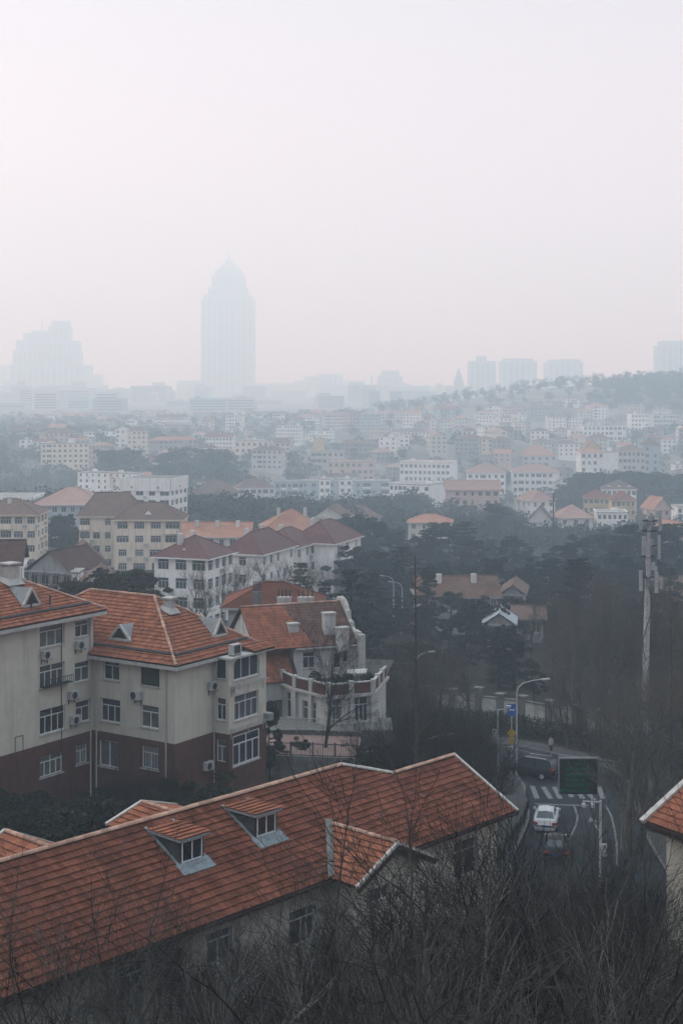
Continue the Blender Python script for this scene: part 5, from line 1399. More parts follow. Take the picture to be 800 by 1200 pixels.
def build_street():
    build_road()
    railing('dark railing beside the zebra crossing, along the inside of the bend', [tuple(rd(573, 894)[:2]), tuple(rd(590, 900)[:2]), tuple(rd(605, 910)[:2])])
    railing('dark railing on the kerb left of the white car', [tuple(rd(616, 936)[:2]), tuple(rd(619, 950)[:2]), tuple(rd(614, 968)[:2]), tuple(rd(604, 985)[:2]), tuple(rd(596, 1000)[:2])])
    w = mat('white_car_paint', (.42, .43, .44), rough=.25, var=.04); dk = mat('black_car_paint', (.012, .013, .016), rough=.2, var=0)
    p = rd(641, 972); car('white saloon car seen from behind, driving past the stop line', (p.x + .1, p.y + 1.2, 0), R(78), 'sedan', w, 'driving_car')
    p = rd(624, 915); car('black estate car turning at the bend behind the tall street lamp', (p.x, p.y + 1.6, 0), R(150), 'suv', dk, 'driving_car')
    p = rd(652, 1003); car('dark car half hidden by bare twigs behind the white saloon', (p.x, p.y + .6, 0), R(82), 'sedan', mat('grey_car_paint', (.014, .015, .017), rough=.3, var=.04), 'driving_car')
    q = rd(605, 910); lamp_post('tall curved street lamp beside the black estate car', (q.x, q.y, .1), 8.35, 2.3, R(8))
    q = at(494, 0, 108); lamp_post('curved street lamp just above the ridge end of the long roof', (q.x, q.y, 1.0), CH - (863 - HY) / F * 108 - 1.0, 2.0, R(18))
    q = at(487.5, 0, 140); lamp_post('street lamp in the bare trees beside the thin redwood', (q.x, q.y, 0.2), CH - (765 - HY) / F * 140 - .2, 1.3, R(20))
    for x, yy, l in ((461, 675, 'far street lamp in the valley, the left of a pair'), (471, 682, 'far street lamp in the valley, the right of a pair')):
        q = at(x, 0, 228); g = LAND.z(q.x, q.y); lamp_post(l, (q.x, q.y, g), CH - (yy - HY) / F * 228 - g, 1.6, R(170))
    # camera poles
    q = rd(583, 905); o = thing('camera_pole', 'slim pale camera pole with two white boxes left of the blue sign', 'camera pole', (q.x, q.y, .1), 0)
    H = CH - (832 - HY) / F * q.y; link('pole', MB().tube([(0, 0, -.2), (0, 0, H)], .06, 7), M['galv'], o); link('arm', MB().tube([(0, 0, H - .1), (1.0, 0, H + .1)], .035, 5), M['galv'], o)
    link('camera', MB().box(.75, -.15, H + .12, 1.15, .1, H + .3), M['ac'], o); link('control_box', MB().box(-.45, -.25, 2.9, -.05, .15, 3.7), M['ac'], o); link('control_box', MB().box(.9, -.2, 1.9, 1.3, .15, 2.2), M['ac'], o)
    q = rd(703, 1040); o = thing('camera_pole', 'white pole with a short camera arm right of the white car', 'camera pole', (q.x, q.y, .0), 0)
    H = CH - (938 - HY) / F * q.y; link('pole', MB().tube([(0, 0, -.2), (0, 0, H)], [.11, .08], 8), M['ac'], o); link('arm', MB().tube([(0, 0, H - .12), (-1.2, 0, H - .05)], .05, 6), M['ac'], o)
    for x in (-1.15, -.55): link('camera', MB().box(x - .1, -.3, H - .42, x + .1, .1, H - .18), M['ac'], o)
    link('control_box', MB().box(-.05, -.3, 2.2, .4, .0, 3.0), M['ac'], o)
    # blue direction sign
    q = rd(599, 893); o = thing('street_sign', 'blue and white street sign over a yellow sign on one post', 'sign', (q.x, q.y, .1), 0)
    S = q.y / F; zt = CH - (826 - HY) * S; link('post', MB().tube([(0, 0, -.2), (0, 0, zt)], .06, 6), M['galv'], o)
    blue = mat('sign_blue', (.015, .07, .30), rough=.5, var=.1); yel = mat('sign_yellow', (.35, .22, .02), rough=.6, var=.2)
    z0 = CH - (840 - HY) * S; s = link('sign_plate', MB().box(-.38, -.1, z0, .38, -.06, zt), blue, o)
    link('white_bar', MB().box(-.25, -.115, (z0 + zt) / 2 - .05, .25, -.102, (z0 + zt) / 2 + .08), M['frame'], s)
    z0 = CH - (872 - HY) * S; z1 = CH - (857 - HY) * S; link('yellow_plate', MB().obox((0, -.09, (z0 + z1) / 2 + .35), (.7, 0, .7), (0, 1, 0), (-.7, 0, .7), .32, .02, .32), yel, o); link('yellow_panel', MB().box(-.26, -.10, z0 - .1, .26, -.07, z0 + .55), yel, o)
    # green message board on a cantilever
    D = 104.5; S = D / F; A = at(655, 889, D); x1, z1 = A.x, A.z; B = at(699, 930, D)
    g = at(731, 0, D); o = thing('message_board', 'dark road message board with green lettering hung from a steel arm', 'message board', (g.x, D, 0), 0)
    link('post', MB().tube([(0, .3, -.3), (0, .3, CH - (890 - HY) * S)], [.22, .19], 10), M['galv2'], o); zt = CH - (888 - HY) * S
    link('arm', MB().tube([(.5, .3, zt - .55), (x1 - g.x, .3, zt + .1)], .09, 8), M['galv2'], o); link('arm_flange', MB().tube([(0, .3, zt - .7), (0, .3, zt - .25)], .36, 10), M['galv2'], o)
    bx0, bx1, bz0, bz1 = x1 - g.x, B.x - g.x, B.z, zt - .05
    link('display_case', MB().box(bx0, -.15, bz0, bx1, .2, bz1), mat('board_black', (.008, .016, .014), rough=.6, var=.1), o)
    link('case_rim', MB().box(bx0 - .04, -.2, bz1, bx1 + .04, .24, bz1 + .07).box(bx0 - .06, -.2, bz0, bx0 - .005, .2, bz1), M['galv2'], o)
    rnd = random.Random(4); rows = [(.5, .62), (.30, .75), (.30, .8), (.28, .7), (.30, .78), (.1, .8)]
    Wb, Hb = bx1 - bx0, bz1 - bz0
    for i, (a, c) in enumerate(rows):
        tx = MB(); z = bz1 - Hb * (.10 + .15 * i); x = bx0 + Wb * (a - .12 if i else .42)
        while x < bx0 + Wb * (c - .05):     # rows of square characters, each of a few strokes
            for k in range(5):
                if rnd.random() < .5: yy = z - rnd.choice((0, .07, .14, .2)); tx.box(x, -.165, yy - .018, x + .17, -.152, yy)
                else: xx = x + rnd.choice((0, .07, .15)); tx.box(xx, -.165, z - .2, xx + .018, -.152, z)
            x += .235
        link('lettering_row', tx, mat('green_led', (.0, .05, .03), var=0, emit=((.0, .26, .16), .22)), o)
    # boundary wall with pillars
    P = [rd(500, 842), rd(566, 853), rd(613, 862), rd(665, 884), rd(742, 903)]
    P = [Vector((8.8, 147.5, 0)), Vector((14.0, 145.3, 0)), Vector((18.2, 143.2, 0)), Vector((23.0, 139.0, 0)), Vector((28.5, 133.0, 0)), Vector((36, 126, 0))]
    o = thing('boundary_wall', 'pale panelled boundary wall with grey pillars behind the hedge at the bend', 'wall', P[0], 0)
    for i, (a, b2) in enumerate(zip(P, P[1:])):
        u = (b2 - a).normalized(); L = (b2 - a).length; n = max(1, round(L / 3.1)); v = Vector((-u.y, u.x, 0))
        for k in range(n):
            p0 = a + u * L * k / n - P[0]; p1 = a + u * L * (k + 1) / n - P[0]; m3 = (p0 + p1) / 2
            big = (i, k) == (1, 0)
            link('pillar', MB().obox(p0 + Vector((0, 0, 1.45)), u, v, (0, 0, 1), .34, .34, 1.5 if not big else 1.9), M['concrete'], o)
            link('pillar_cap', MB().obox(p0 + Vector((0, 0, 3.02 if not big else 3.42)), u, v, (0, 0, 1), .46, .46, .07), M['concrete'], o)
            link('panel', MB().obox(m3 + Vector((0, 0, 1.35)), u, v, (0, 0, 1), (p1 - p0).length / 2 - .35, .12, 1.15), M['panelw'], o)
            link('coping', MB().obox(m3 + Vector((0, 0, 2.56)), u, v, (0, 0, 1), (p1 - p0).length / 2 - .35, .2, .06), M['concrete'], o)
    # hedge in front of it
    H = []
    for a, b2 in zip(P, P[1:]):
        for k in range(7):
            c = a.lerp(b2, k / 7) + Vector((-1.0, -3.0, 0)); H.append(((c.x, c.y, .75), 1.0)); H.append(((c.x + .4, c.y + .9, .9), .9))
    tag(link('hedge', leaf_mesh('hedge', 9, H, 16000, .11), None), 'clipped dark hedge between the road bend and the panelled wall', 'hedge')
    # the monopole
    D = 132.0; g = at(753.5, 0, D); t = at(760.5, 0, D); o = thing('phone_mast', 'pale telephone monopole with clustered antenna panels above the bare trees', 'mast', (g.x, D, LAND.z(g.x, D)), 0)
    zb = o.location.z; Z = lambda py: CH - (py - HY) / F * D - zb; dx = t.x - g.x; X = lambda z: dx * z / Z(600)
    link('pole', MB().tube([(X(z), 0, z) for z in (-.5, Z(800), Z(700), Z(640), Z(605))], [.36, .32, .27, .2, .15], 10), mat('flaking_pale_paint', (.30, .31, .31), var=.35, scale=3, bump=.2), o)
    cable = MB(); cable.tube([(X(z) + .42 * math.cos(z * .9), -.30 + .1 * math.sin(z), z) for z in [i * 1.2 for i in range(int(Z(640) / 1.2))]], .05, 4); link('cable', cable, M['dark'], o)
    for py in (610, 622, 640, 652, 676):
        z = Z(py); rg = MB(); q = [(X(z) + math.cos(a * math.pi / 6) * .72, math.sin(a * math.pi / 6) * .72, z) for a in range(13)]; rg.tube(q, .035, 4, False)
        for a in range(0, 12, 2): rg.tube([(X(z), 0, z), q[a]], .028, 4, False)
        link('mount_ring', rg, M['dark'], o)
    rnd = random.Random(2)
    for (px, py0, py1, wd, dy) in ((750.5, 598, 621, .30, 0), (773, 598, 622, .28, .1), (752.5, 628, 650, .36, -.5), (757, 634, 652, .4, -.7), (771, 627, 655, .26, -.2), (764, 632, 648, .3, .5), (757, 655, 674, .34, -.6),
                                   (763, 658, 667, .34, -.6), (749.5, 668, 692, .30, -.3), (767, 670, 694, .34, -.5), (774, 678, 690, .26, 0), (769, 664, 676, .25, .4), (761, 600, 612, .26, -.4), (765, 603, 618, .22, .3)):
        x = (px - 400) / F * D - g.x; z1, z0 = Z(py0), Z(py1)
        a = link('antenna_panel', MB().box(x - wd / 2, dy - .09, z0, x + wd / 2, dy + .09, z1), M['ac2'], o); link('clamp', MB().box(x - .04, dy + .09, z0 + .2, x + .04, dy + .25, z1 - .2), M['dark'], a)
    for k in range(9):
        z = Z(rnd.choice((608, 615, 645, 660, 683))); a = rnd.uniform(0, 6.28); link('radio_unit', MB().box(X(z) + math.cos(a) * .4 - .14, math.sin(a) * .4 - .12, z - .3, X(z) + math.cos(a) * .4 + .14, math.sin(a) * .4 + .12, z + .25), M['grey'], o)
    # utility pole far off, wall light, walker
    D = 400; q = at(648, 0, D); g = LAND.z(q.x, D); o = thing('utility_pole', 'lone dark utility pole in front of the narrow white house', 'pole', (q.x, D, g), 0)
    z = CH - (578 - HY) / F * D - g; link('pole', MB().tube([(0, 0, -.3), (0, 0, z)], .22, 6), M['dark'], o); link('crossarm', MB().box(-1.4, -.1, z - 2.2, 1.4, .1, z - 2.0), M['dark'], o)
    person(rd(645, 886), 'person in a pale jacket walking along the far pavement by the hedge')

M['panelw'] = mat('stained_wall_panel', (.40, .40, .375), var=.25, stain=.4); M['galv2'] = mat('dull_steel', (.13, .145, .15), rough=.5, var=.15); M['ac2'] = mat('antenna_grey', (.30, .315, .32), rough=.5, var=.2, scale=4)
def person(foot, label):
    o = thing('person', label, 'person', (foot.x, foot.y, .12), R(200))
    # skinned skeleton, mid-stride
    J = [(0, 0, .95), (0, 0, 1.15), (0, 0, 1.38), (0, .01, 1.50), (0, .03, 1.62), (0, .03, 1.72),
         (.18, 0, 1.40), (.24, .10, 1.14), (.22, .24, .92), (-.18, 0, 1.40), (-.25, -.10, 1.14), (-.24, -.10, .88),
         (.09, .03, .90), (.10, .20, .50), (.10, .12, .08), (.10, .26, .04), (-.09, -.02, .90), (-.10, -.05, .48), (-.10, -.30, .12), (-.10, -.18, .04)]
    E = [(0, 1), (1, 2), (2, 3), (3, 4), (4, 5), (2, 6), (6, 7), (7, 8), (2, 9), (9, 10), (10, 11), (0, 12), (12, 13), (13, 14), (14, 15), (0, 16), (16, 17), (17, 18), (18, 19)]
    Rr = [.15, .14, .16, .06, .10, .085, .075, .052, .036, .075, .052, .036, .095, .066, .045, .04, .095, .066, .045, .04]
    me = bpy.data.meshes.new('body'); me.from_pydata(J, E, []); ob = link('body', me, None, o); sk = ob.modifiers.new('skin', 'SKIN')
    for v, r in zip(me.skin_vertices[0].data, Rr): v.radius = (r, r)
    me.skin_vertices[0].data[0].use_root = True
    s = ob.modifiers.new('sub', 'SUBSURF'); s.levels = s.render_levels = 1
    me.materials.append(mat('pale_jacket', (.32, .28, .26), var=.2))
    hr = MB(); 
    for k in range(6): hr.tube([(0, .02, 1.64 + k * .028), (0, .02, 1.64 + (k + 1) * .028)], [.112 * math.cos(k / 6.5 * 1.5), .112 * math.cos((k + 1) / 6.5 * 1.5)], 8, cap=(k == 5))
    link('hair', hr, M['dark'], o)
    leg = mat('dark_trousers', (.03, .028, .035), var=.1)
    for sgn, pts in ((1, [J[12], J[13], J[14]]), (-1, [J[16], J[17], J[18]])): link('trouser_leg', MB().tube(pts, [.115, .085, .07], 8), leg, o)

# ------------------------------------------------------------------ planting
def place_tree(meshes, x, y, z, label, cat, group, name, sc=1.0, rz=None, szz=1.0):
    """meshes: (trunk, crown) or a single bare mesh"""
    rz = random.uniform(0, 6.28) if rz is None else rz
    if isinstance(meshes, tuple):
        o = thing(name, label, cat, (x, y, z - .2), rz, group); o.scale = (sc, sc, sc * szz)
        link('trunk', meshes[0], None, o); link('crown', meshes[1], None, o)
    else:
        o = bpy.data.objects.new(name, meshes); COL.objects.link(o); o.location = (x, y, z - .2); o.rotation_euler = (0, 0, rz); o.scale = (sc, sc, sc * szz); tag(o, label, cat, group)
    return o
def build_trees():
    rnd = random.Random(21)
    ced = [cedar_meshes(s, 14, 4.6) for s in (1, 2, 3)]; pin = [pine_meshes(s, 11, 3.8) for s in (4, 5, 6)]; brd = [pine_meshes(s, 9, 3.6, 'leafd', .2, 8000, .75) for s in (7, 8)]
    big = [bare_mesh('bare_tree', s, 13, .27, dens=.86, levels=4, m='bark_red', stems=1, twig=.012) for s in (31, 32, 33)]
    sml = [bare_mesh('bare_tree', s, 8, .11, dens=1.05, levels=4, m='bark', stems=2, twig=.006, spread=.8) for s in (41, 42, 43, 44)]
    pal = [bare_mesh('bare_tree', s, 7, .07, dens=.9, levels=3, m='bark_pale', stems=2, twig=.007, spread=.7) for s in (51, 52)]
    fgt = [bare_mesh('bare_tree', s, 9.5, .105, dens=.62, levels=4, m='bark_near', stems=2, twig=.006, spread=.95, jit=.11, splay=.42, up=.06, trunk=.25, lr=(.42, .72)) for s in (61, 62, 63, 64, 65, 66)]
    seen = {}
    def where(px, D, label):
        zone = ([(40, 'under the left end'), (130, 'left of the nearer dormer'), (215, 'below the nearer dormer'), (305, 'below the farther dormer'), (385, 'by the small cross gable'), (440, 'under the gable strip window'), (500, 'right of the small gable'), (548, 'before the paired end window'), (600, 'at the verge corner'), (650, 'below the white car'), (705, 'below the white camera pole'), (760, 'by the right hand house')] if D < 62 else
                [(20, 'left of the flats corner'), (80, 'under the stacked windows'), (125, 'by the corner drain pipe'), (175, 'under the white framed window'), (235, 'under the bay'), (330, 'beside the villa yard'), (430, 'right of the balcony'), (490, 'near the thin redwood'), (560, 'near the panelled wall'), (640, 'above the black estate car'), (690, 'above the message board'), (757, 'beside the mast'), (795, 'at the right edge')] if D < 178 else
                [(100, 'near the cream block'), (250, 'near the red metal roofs'), (330, 'near the orange towers house'), (400, 'near the villa gable'), (460, 'near the far lamps'), (500, 'near the redwood tip'), (560, 'near the old orange roof'), (640, 'near the utility pole'), (690, 'left of the small white house'), (740, 'left of the mast head'), (790, 'right of the mast head')])
        p = min(zone, key=lambda q: abs(q[0] - px))[1]
        for t in (label + ', ' + p, 'taller ' + label + ', ' + p, 'lower ' + label + ', ' + p, 'leaning ' + label + ', ' + p):
            if len(t.split()) <= 16 and t not in seen: break
        else: t = label + ', ' + p if len((label + ', ' + p).split()) <= 16 else label
        seen[t] = 1
        return t
    hts = {}
    def ht(ms):
        m_ = ms[0] if isinstance(ms, tuple) else ms; m2 = ms[1] if isinstance(ms, tuple) else ms
        if m_.name not in hts:
            a = np.empty(len(m2.vertices) * 3, np.float32); m2.vertices.foreach_get('co', a); hts[m_.name] = float(np.percentile(a[2::3], 99.8))
        return hts[m_.name]
    def T(kind, px, D, top, label, cat, group, name, wmul=1.0, rz=None):
        if group: label = where(px, D, label)
        if D < 60:      # leave the windows of the long house in view between the crowns
            if 318 < px < 388: top = max(top, 1108)
            elif 512 < px < 574: top = max(top, 1052)
            elif 420 < px < 468: top = max(top, 1060)
        x = (px - 400) / F * D; g = LAND.z(x, D); zt = CH - (top - HY) / F * D; h = zt - g
        if h < 1.2: h = 1.2
        base = {'ced': 14, 'pin': 11, 'brd': 9.4, 'big': 14.5, 'sml': 9.0, 'pal': 8.0, 'fgt': 10.5}[kind]; ms = {'fgt': fgt, 'ced': ced, 'pin': pin, 'brd': brd, 'big': big, 'sml': sml, 'pal': pal}[kind]
        pick = rnd.choice(ms); sc = (h + .2) / ht(pick) * wmul; place_tree(pick, x, D, g, label, cat, group, name, sc, rz if rz is not None else rnd.uniform(0, 6.28), 1 / wmul)
    # special ones
    T('ced', 412, 168, 668, 'dark cedar with flat tiers just behind the scrolled gable of the villa', 'cedar', 'cedars in the valley', 'cedar_tree', 1.25)
    T('ced', 436, 205, 672, 'dark cedar left of the pair of far street lamps', 'cedar', 'cedars in the valley', 'cedar_tree', 1.15)
    T('ced', 352, 195, 660, 'pointed cedar in front of the white block with dark red metal roofs', 'cedar', 'cedars in the valley', 'cedar_tree', .9)
    T('ced', 380, 185, 682, 'lower pointed cedar at the right end of the block with dark red roofs', 'cedar', 'cedars in the valley', 'cedar_tree', .9)
    T('ced', 500, 200, 665, 'dark cedar in front of the left half of the worn orange roof', 'cedar', 'cedars in the valley', 'cedar_tree', .95)
    T('ced', 676, 205, 655, 'broad dark cedar right of the half hidden old house', 'cedar', 'cedars in the valley', 'cedar_tree', 1.25)
    T('ced', 670, 380, 625, 'pointed cedar standing up out of the dark wood below the small white house', 'cedar', 'cedars in the valley', 'cedar_tree', .8)
    T('ced', 118, 160, 667, 'dark cedar behind the roofs of the left flats', 'cedar', 'cedars in the valley', 'cedar_tree', .9)
    T('brd', 138, 165, 672, 'dark bushy evergreen behind the roof of the corner flats', 'evergreen', 'evergreens behind the flats', 'evergreen_tree', 1.5)
    T('brd', 160, 175, 668, 'dark evergreen in front of the cream two-roofed block', 'evergreen', 'evergreens behind the flats', 'evergreen_tree', 1.6)
    T('brd', 90, 168, 682, 'dark shrubby evergreen behind the ridge of the left flats', 'evergreen', 'evergreens behind the flats', 'evergreen_tree', 1.5)
    lab = {1: 'dark evergreen in the far rank of the valley wood', 2: 'dark evergreen in the middle of the valley wood', 3: 'dark evergreen in the near part of the valley wood'}
    far = [(400,632),(414,622),(430,612),(446,606),(458,616),(470,622),(486,628),(500,618),(516,612),(530,616),(541,610),(556,628),(572,632),(590,628),(604,626),(622,640),(640,646),(655,640),(672,634),(690,626),(706,622),(722,628),(738,618),(752,612),(768,616),(785,622),(800,616),(812,620)]
    for i, (px, top) in enumerate(far): T('ced' if i % 5 in (0, 2) else 'pin', px + rnd.uniform(-4, 4), rnd.uniform(290, 350), top + rnd.uniform(-3, 5), lab[1], 'evergreen', 'evergreens of the valley wood', 'evergreen_tree', rnd.uniform(1.15, 1.5))
    for i in range(34):
        px = 398 + i * 12.4 + rnd.uniform(-6, 6); T('pin' if i % 2 else 'ced', px, rnd.uniform(235, 285), rnd.uniform(640, 664) + (14 if 480 < px < 625 else 0), lab[2], 'evergreen', 'evergreens of the valley wood', 'evergreen_tree', rnd.uniform(1.1, 1.4))
    for i in range(46):
        px = rnd.uniform(425, 812); D = rnd.uniform(152, 205); top = 700 + (205 - D) * 1.25 + rnd.uniform(-8, 16)
        if 488 < px < 640 and D > 180: top += 22
        if 560 < px < 610 and D < 186: top = max(top, 742)
        T(rnd.choice(['pin', 'ced', 'brd']), px, D, top, lab[3], 'evergreen', 'evergreens of the valley wood', 'evergreen_tree', rnd.uniform(1.0, 1.4))
    for (px, top) in ((30,650),(56,642),(70,648),(132,655),(215,655),(232,668),(255,672)): T('brd', px, rnd.uniform(240, 270), top + 14, 'dull green tree between the old roofs left of the red metal roofs', 'evergreen', 'trees between the old roofs', 'evergreen_tree', 1.3)
    for i in range(16): T('pin', rnd.uniform(60, 92) if i < 6 else rnd.uniform(215, 235) if i < 8 else rnd.uniform(395, 420), rnd.uniform(330, 380), rnd.uniform(602, 622), 'hazy tree beside the blocks in the middle distance', 'tree', 'hazy trees beside the blocks', 'evergreen_tree', 1.3)
    for i in range(34): T('pin', rnd.uniform(128, 272), rnd.uniform(740, 860), rnd.uniform(522, 548), 'dark hazy tree of the wood behind the white hall', 'tree', 'dark wood behind the white hall', 'evergreen_tree', rnd.uniform(1.3, 1.7))
    for i in range(40): T('pin', *(lambda q: (q, rnd.uniform(430, 540), rnd.uniform(590, 612) + (26 if q > 596 else 0)))(rnd.uniform(524, 700)), 'hazy evergreen in the valley below the pale orange hall', 'tree', 'hazy trees of the upper valley', 'evergreen_tree', rnd.uniform(1.2, 1.6))
    for i in range(30): T('pin', rnd.uniform(655, 800), rnd.uniform(640, 700), rnd.uniform(552, 572), 'hazy tree on the slope below the villa with yellow pediment', 'tree', 'hazy trees below the pediment villa', 'evergreen_tree', rnd.uniform(1.3, 1.7))
    # bare trees round the bend and on the right
    for i in range(52):
        px = rnd.uniform(618, 812); D = rnd.uniform(143, 178); T('big', px, D, rnd.uniform(665, 790), 'tall fine twigged bare tree', 'bare tree', 'bare trees behind the road bend', 'bare_tree', rnd.uniform(.95, 1.25))
    for i in range(16): T('big', rnd.uniform(722, 815), rnd.uniform(100, 126), rnd.uniform(760, 850), 'roadside bare tree', 'bare tree', 'bare trees right of the road', 'bare_tree', rnd.uniform(.9, 1.1))
    for i in range(26): T('big', rnd.uniform(432, 548), rnd.uniform(128, 175), rnd.uniform(745, 815), 'bare brown tree', 'bare tree', 'bare trees beside the villa', 'bare_tree', rnd.uniform(1.0, 1.25))
    for i in range(11): T('big', 230 + i * 15 + rnd.uniform(-5, 5), rnd.uniform(180, 205), rnd.uniform(650, 672), 'grey bare tree before the dark red metal roofs', 'bare tree', 'bare trees before the red metal roofs', 'bare_tree', .95)
    for i in range(7): T('sml', 62 + i * 9, rnd.uniform(135, 150), rnd.uniform(668, 685), 'twiggy pale bush above the ridge of the left flats', 'bare tree', 'bare twigs behind the left flats', 'bare_tree', 1.1)
    x = (379 - 400) / F * 112; g = LAND.z(x, 112); place_tree(bare_mesh('bare_tree', 77, CH - (728 - HY) / F * 112 - g,   .19, dens=.95, levels=4, m='bark', twig=.008, spread=.95, jit=.1, trunk=.45, up=.12), x, 112, g, 'bare dark tree standing against the villa balcony', 'bare tree', None, 'bare_tree')
    for i in range(9): T('brd', rnd.uniform(398, 450), rnd.uniform(110, 115.5), rnd.uniform(866, 882), 'dark low bush under the villa windows', 'bush', 'low bushes under the villa', 'garden_bush', 1.5)
    for i in range(12): T('big', rnd.uniform(655, 790), rnd.uniform(131, 138), rnd.uniform(760, 815), 'bare tree on the verge before the panelled wall', 'bare tree', 'bare trees on the verge', 'bare_tree', 1.0)
    for i in range(14): T('brd', rnd.uniform(486, 645), rnd.uniform(190, 206), rnd.uniform(706, 730) , 'dark evergreen below the old orange roof', 'evergreen', 'evergreens before the old house', 'evergreen_tree', 1.5) if not 562 < rnd.uniform(486, 645) < 604 else None
    x = (487 - 400) / F * 92; g = LAND.z(x, 92); place_tree(spire_mesh(71, CH - (648 - HY) / F * 92 - g), x, 92, g, 'tall thin bare redwood rising in the middle of the picture', 'bare tree', None, 'redwood_tree')
    x = (786 - 400) / F * 105; g = LAND.z(x, 105); place_tree(spire_mesh(72, CH - (712 - HY) / F * 105 - g), x, 105, g, 'thin bare redwood right of the telephone mast', 'bare tree', None, 'redwood_tree')
    # garden between the flats and the long roof
    for i in range(30):
        px = rnd.uniform(-8, 262); D = rnd.uniform(80, 92); T('brd', px, D, rnd.uniform(914, 950) + (8 if px < 90 else 0) , 'dark garden bush', 'bush', 'garden bushes below the flats', 'garden_bush', 1.35)
    for i in range(9): T('sml', rnd.uniform(20, 225), rnd.uniform(82, 90), rnd.uniform(885, 925), 'thin bare shrub in the dark garden', 'bare tree', 'bare shrubs below the flats', 'bare_tree', .9)
    for q, tp, l in ((528, 694, 'dark evergreen hiding the middle of the old orange roofed house'), (556, 700, 'dark evergreen at the right end of the old orange roof'), (606, 698, 'dark evergreen before the brown gable of the old house'), (628, 706, 'dark evergreen right of the low straw roof')): T('brd', q, 206, tp, l, 'evergreen', None, 'evergreen_tree', 1.3)
    for q, l in ((574, 'dark evergreen below the left of the pale metal gable'), (594, 'dark evergreen below the right of the pale metal gable')): T('brd', q, 182, 734, l, 'evergreen', None, 'evergreen_tree', 1.6)
    T('brd', 352, 112, 866, 'round clipped bush on the villa forecourt', 'bush', None, 'garden_bush', 1.0); T('brd', 326, 111, 868, 'dark bush beside the bay of the corner flats', 'bush', None, 'garden_bush', 1.2)
    T('brd', 316, 108, 822, 'dark narrow evergreen between the flats and the villa', 'bush', None, 'garden_bush', .6)
    for i in range(9): T('brd', rnd.uniform(395, 470), rnd.uniform(104, 112), rnd.uniform(884, 905), 'dark bush on the villa bank', 'bush', 'bushes on the villa bank', 'garden_bush', 1.4)
    for i in range(14): T('sml', rnd.uniform(405, 560), rnd.uniform(96, 124), rnd.uniform(815, 880), 'shrubby bare tree', 'bare tree', 'bare shrubs on the villa bank', 'bare_tree', 1.0)
    # slope in front
    for i in range(25):
        px = 190 + i * 26 + rnd.uniform(-12, 12); D = rnd.uniform(32, 56); top = 1010 + (px < 560) * 30 + (px < 420) * 40 + rnd.uniform(-25, 90)
        if px > 610: top -= 25
        T('fgt', px, D, top, 'dark bare tree on the near slope', 'bare tree', 'bare trees on the near slope', 'bare_tree', rnd.uniform(.9, 1.15))
    for i in range(12): T('fgt' if i % 3 else 'sml', 570 + i * 18 + rnd.uniform(-8, 8), rnd.uniform(36, 58), rnd.uniform(975, 1040), 'dark bare tree on the bank before the road', 'bare tree', 'bare trees before the road', 'bare_tree', 1.0)
    for i in range(7): T('sml', 240 + i * 85, rnd.uniform(38, 55), rnd.uniform(1060, 1120), 'thicket of bare twigs low on the near slope', 'bare tree', 'low bare thickets', 'bare_tree', 1.2)
    for i in range(7): T('fgt', -5 + i * 41 + rnd.uniform(-10, 10), rnd.uniform(32, 44), rnd.uniform(985, 1100), 'dark bare tree reaching over the worn roof', 'bare tree', 'bare trees before the worn roof', 'bare_tree', rnd.uniform(.85, 1.0))
    for i in range(7): T('fgt', 450 + i * 58 + rnd.uniform(-16, 16), rnd.uniform(20, 27), (1040, 985, 940, 965, 905, 970, 930)[i], 'near bare tree with thick dark limbs', 'bare tree', 'nearest bare trees', 'bare_tree', 1.0)
    for i in range(3): T('fgt', 40 + i * 110, rnd.uniform(31, 36), rnd.uniform(1020, 1070), 'near bare tree with thick dark limbs', 'bare tree', 'nearest bare trees', 'bare_tree', 1.0)
    for i in range(6): T('fgt', 440 + i * 68 + rnd.uniform(-20, 20), rnd.uniform(28, 36), rnd.uniform(900, 985), 'high reaching dark bare tree', 'bare tree', 'tall saplings before the road', 'bare_tree', .8)
    for i in range(9): T('pal', 195 + i * 66 + rnd.uniform(-15, 15), rnd.uniform(24, 40), rnd.uniform(1030, 1120), 'bare sapling with pale grey stems', 'bare tree', 'pale stemmed saplings', 'bare_tree', rnd.uniform(.8, 1.0))
    # undergrowth and far woods
    cl = []
    for i in range(420):
        px = rnd.uniform(-30, 830); D = rnd.uniform(26, 66); x = (px - 400) / F * D; cl.append(((x, D, LAND.z(x, D) + .5), rnd.uniform(.6, 1.5)))
    cl = [c for c in cl if not in_house(c[0])]
    me = leaf_mesh('undergrowth', 3, cl, 26000, .16, 'brush', flat=.7); o = link('undergrowth', me, None); o['kind'] = 'stuff'; tag(o, 'dry brown undergrowth covering the near slope', 'undergrowth')
    cl = []; 
    for i in range(4200):
        px = rnd.uniform(-40, 840); D = 430 * ((1500 if px < 440 else 1700) / 430) ** rnd.random(); x = (px - 400) / F * D
        if any(abs(x - f[0]) < f[2] + 4 and abs(D - f[1]) < f[2] + 2 for f in FOOT): continue
        h = rnd.uniform(4, 9) * (1 + max(0, D - 700) / 1500); g = LAND.z(x, D)
        for k in range(4): cl.append(((x + rnd.gauss(0, 1.8), D + rnd.gauss(0, 1.8), g + h * rnd.uniform(.25, .85)), rnd.uniform(2.0, 3.2)))
    me = leaf_mesh('wooded_slopes', 4, cl, 480000, .62, 'needle', flat=.8); o = link('wooded_slopes', me, None); o['kind'] = 'stuff'; tag(o, 'hazy trees filling the gaps between the far houses', 'woodland')
    cl = []
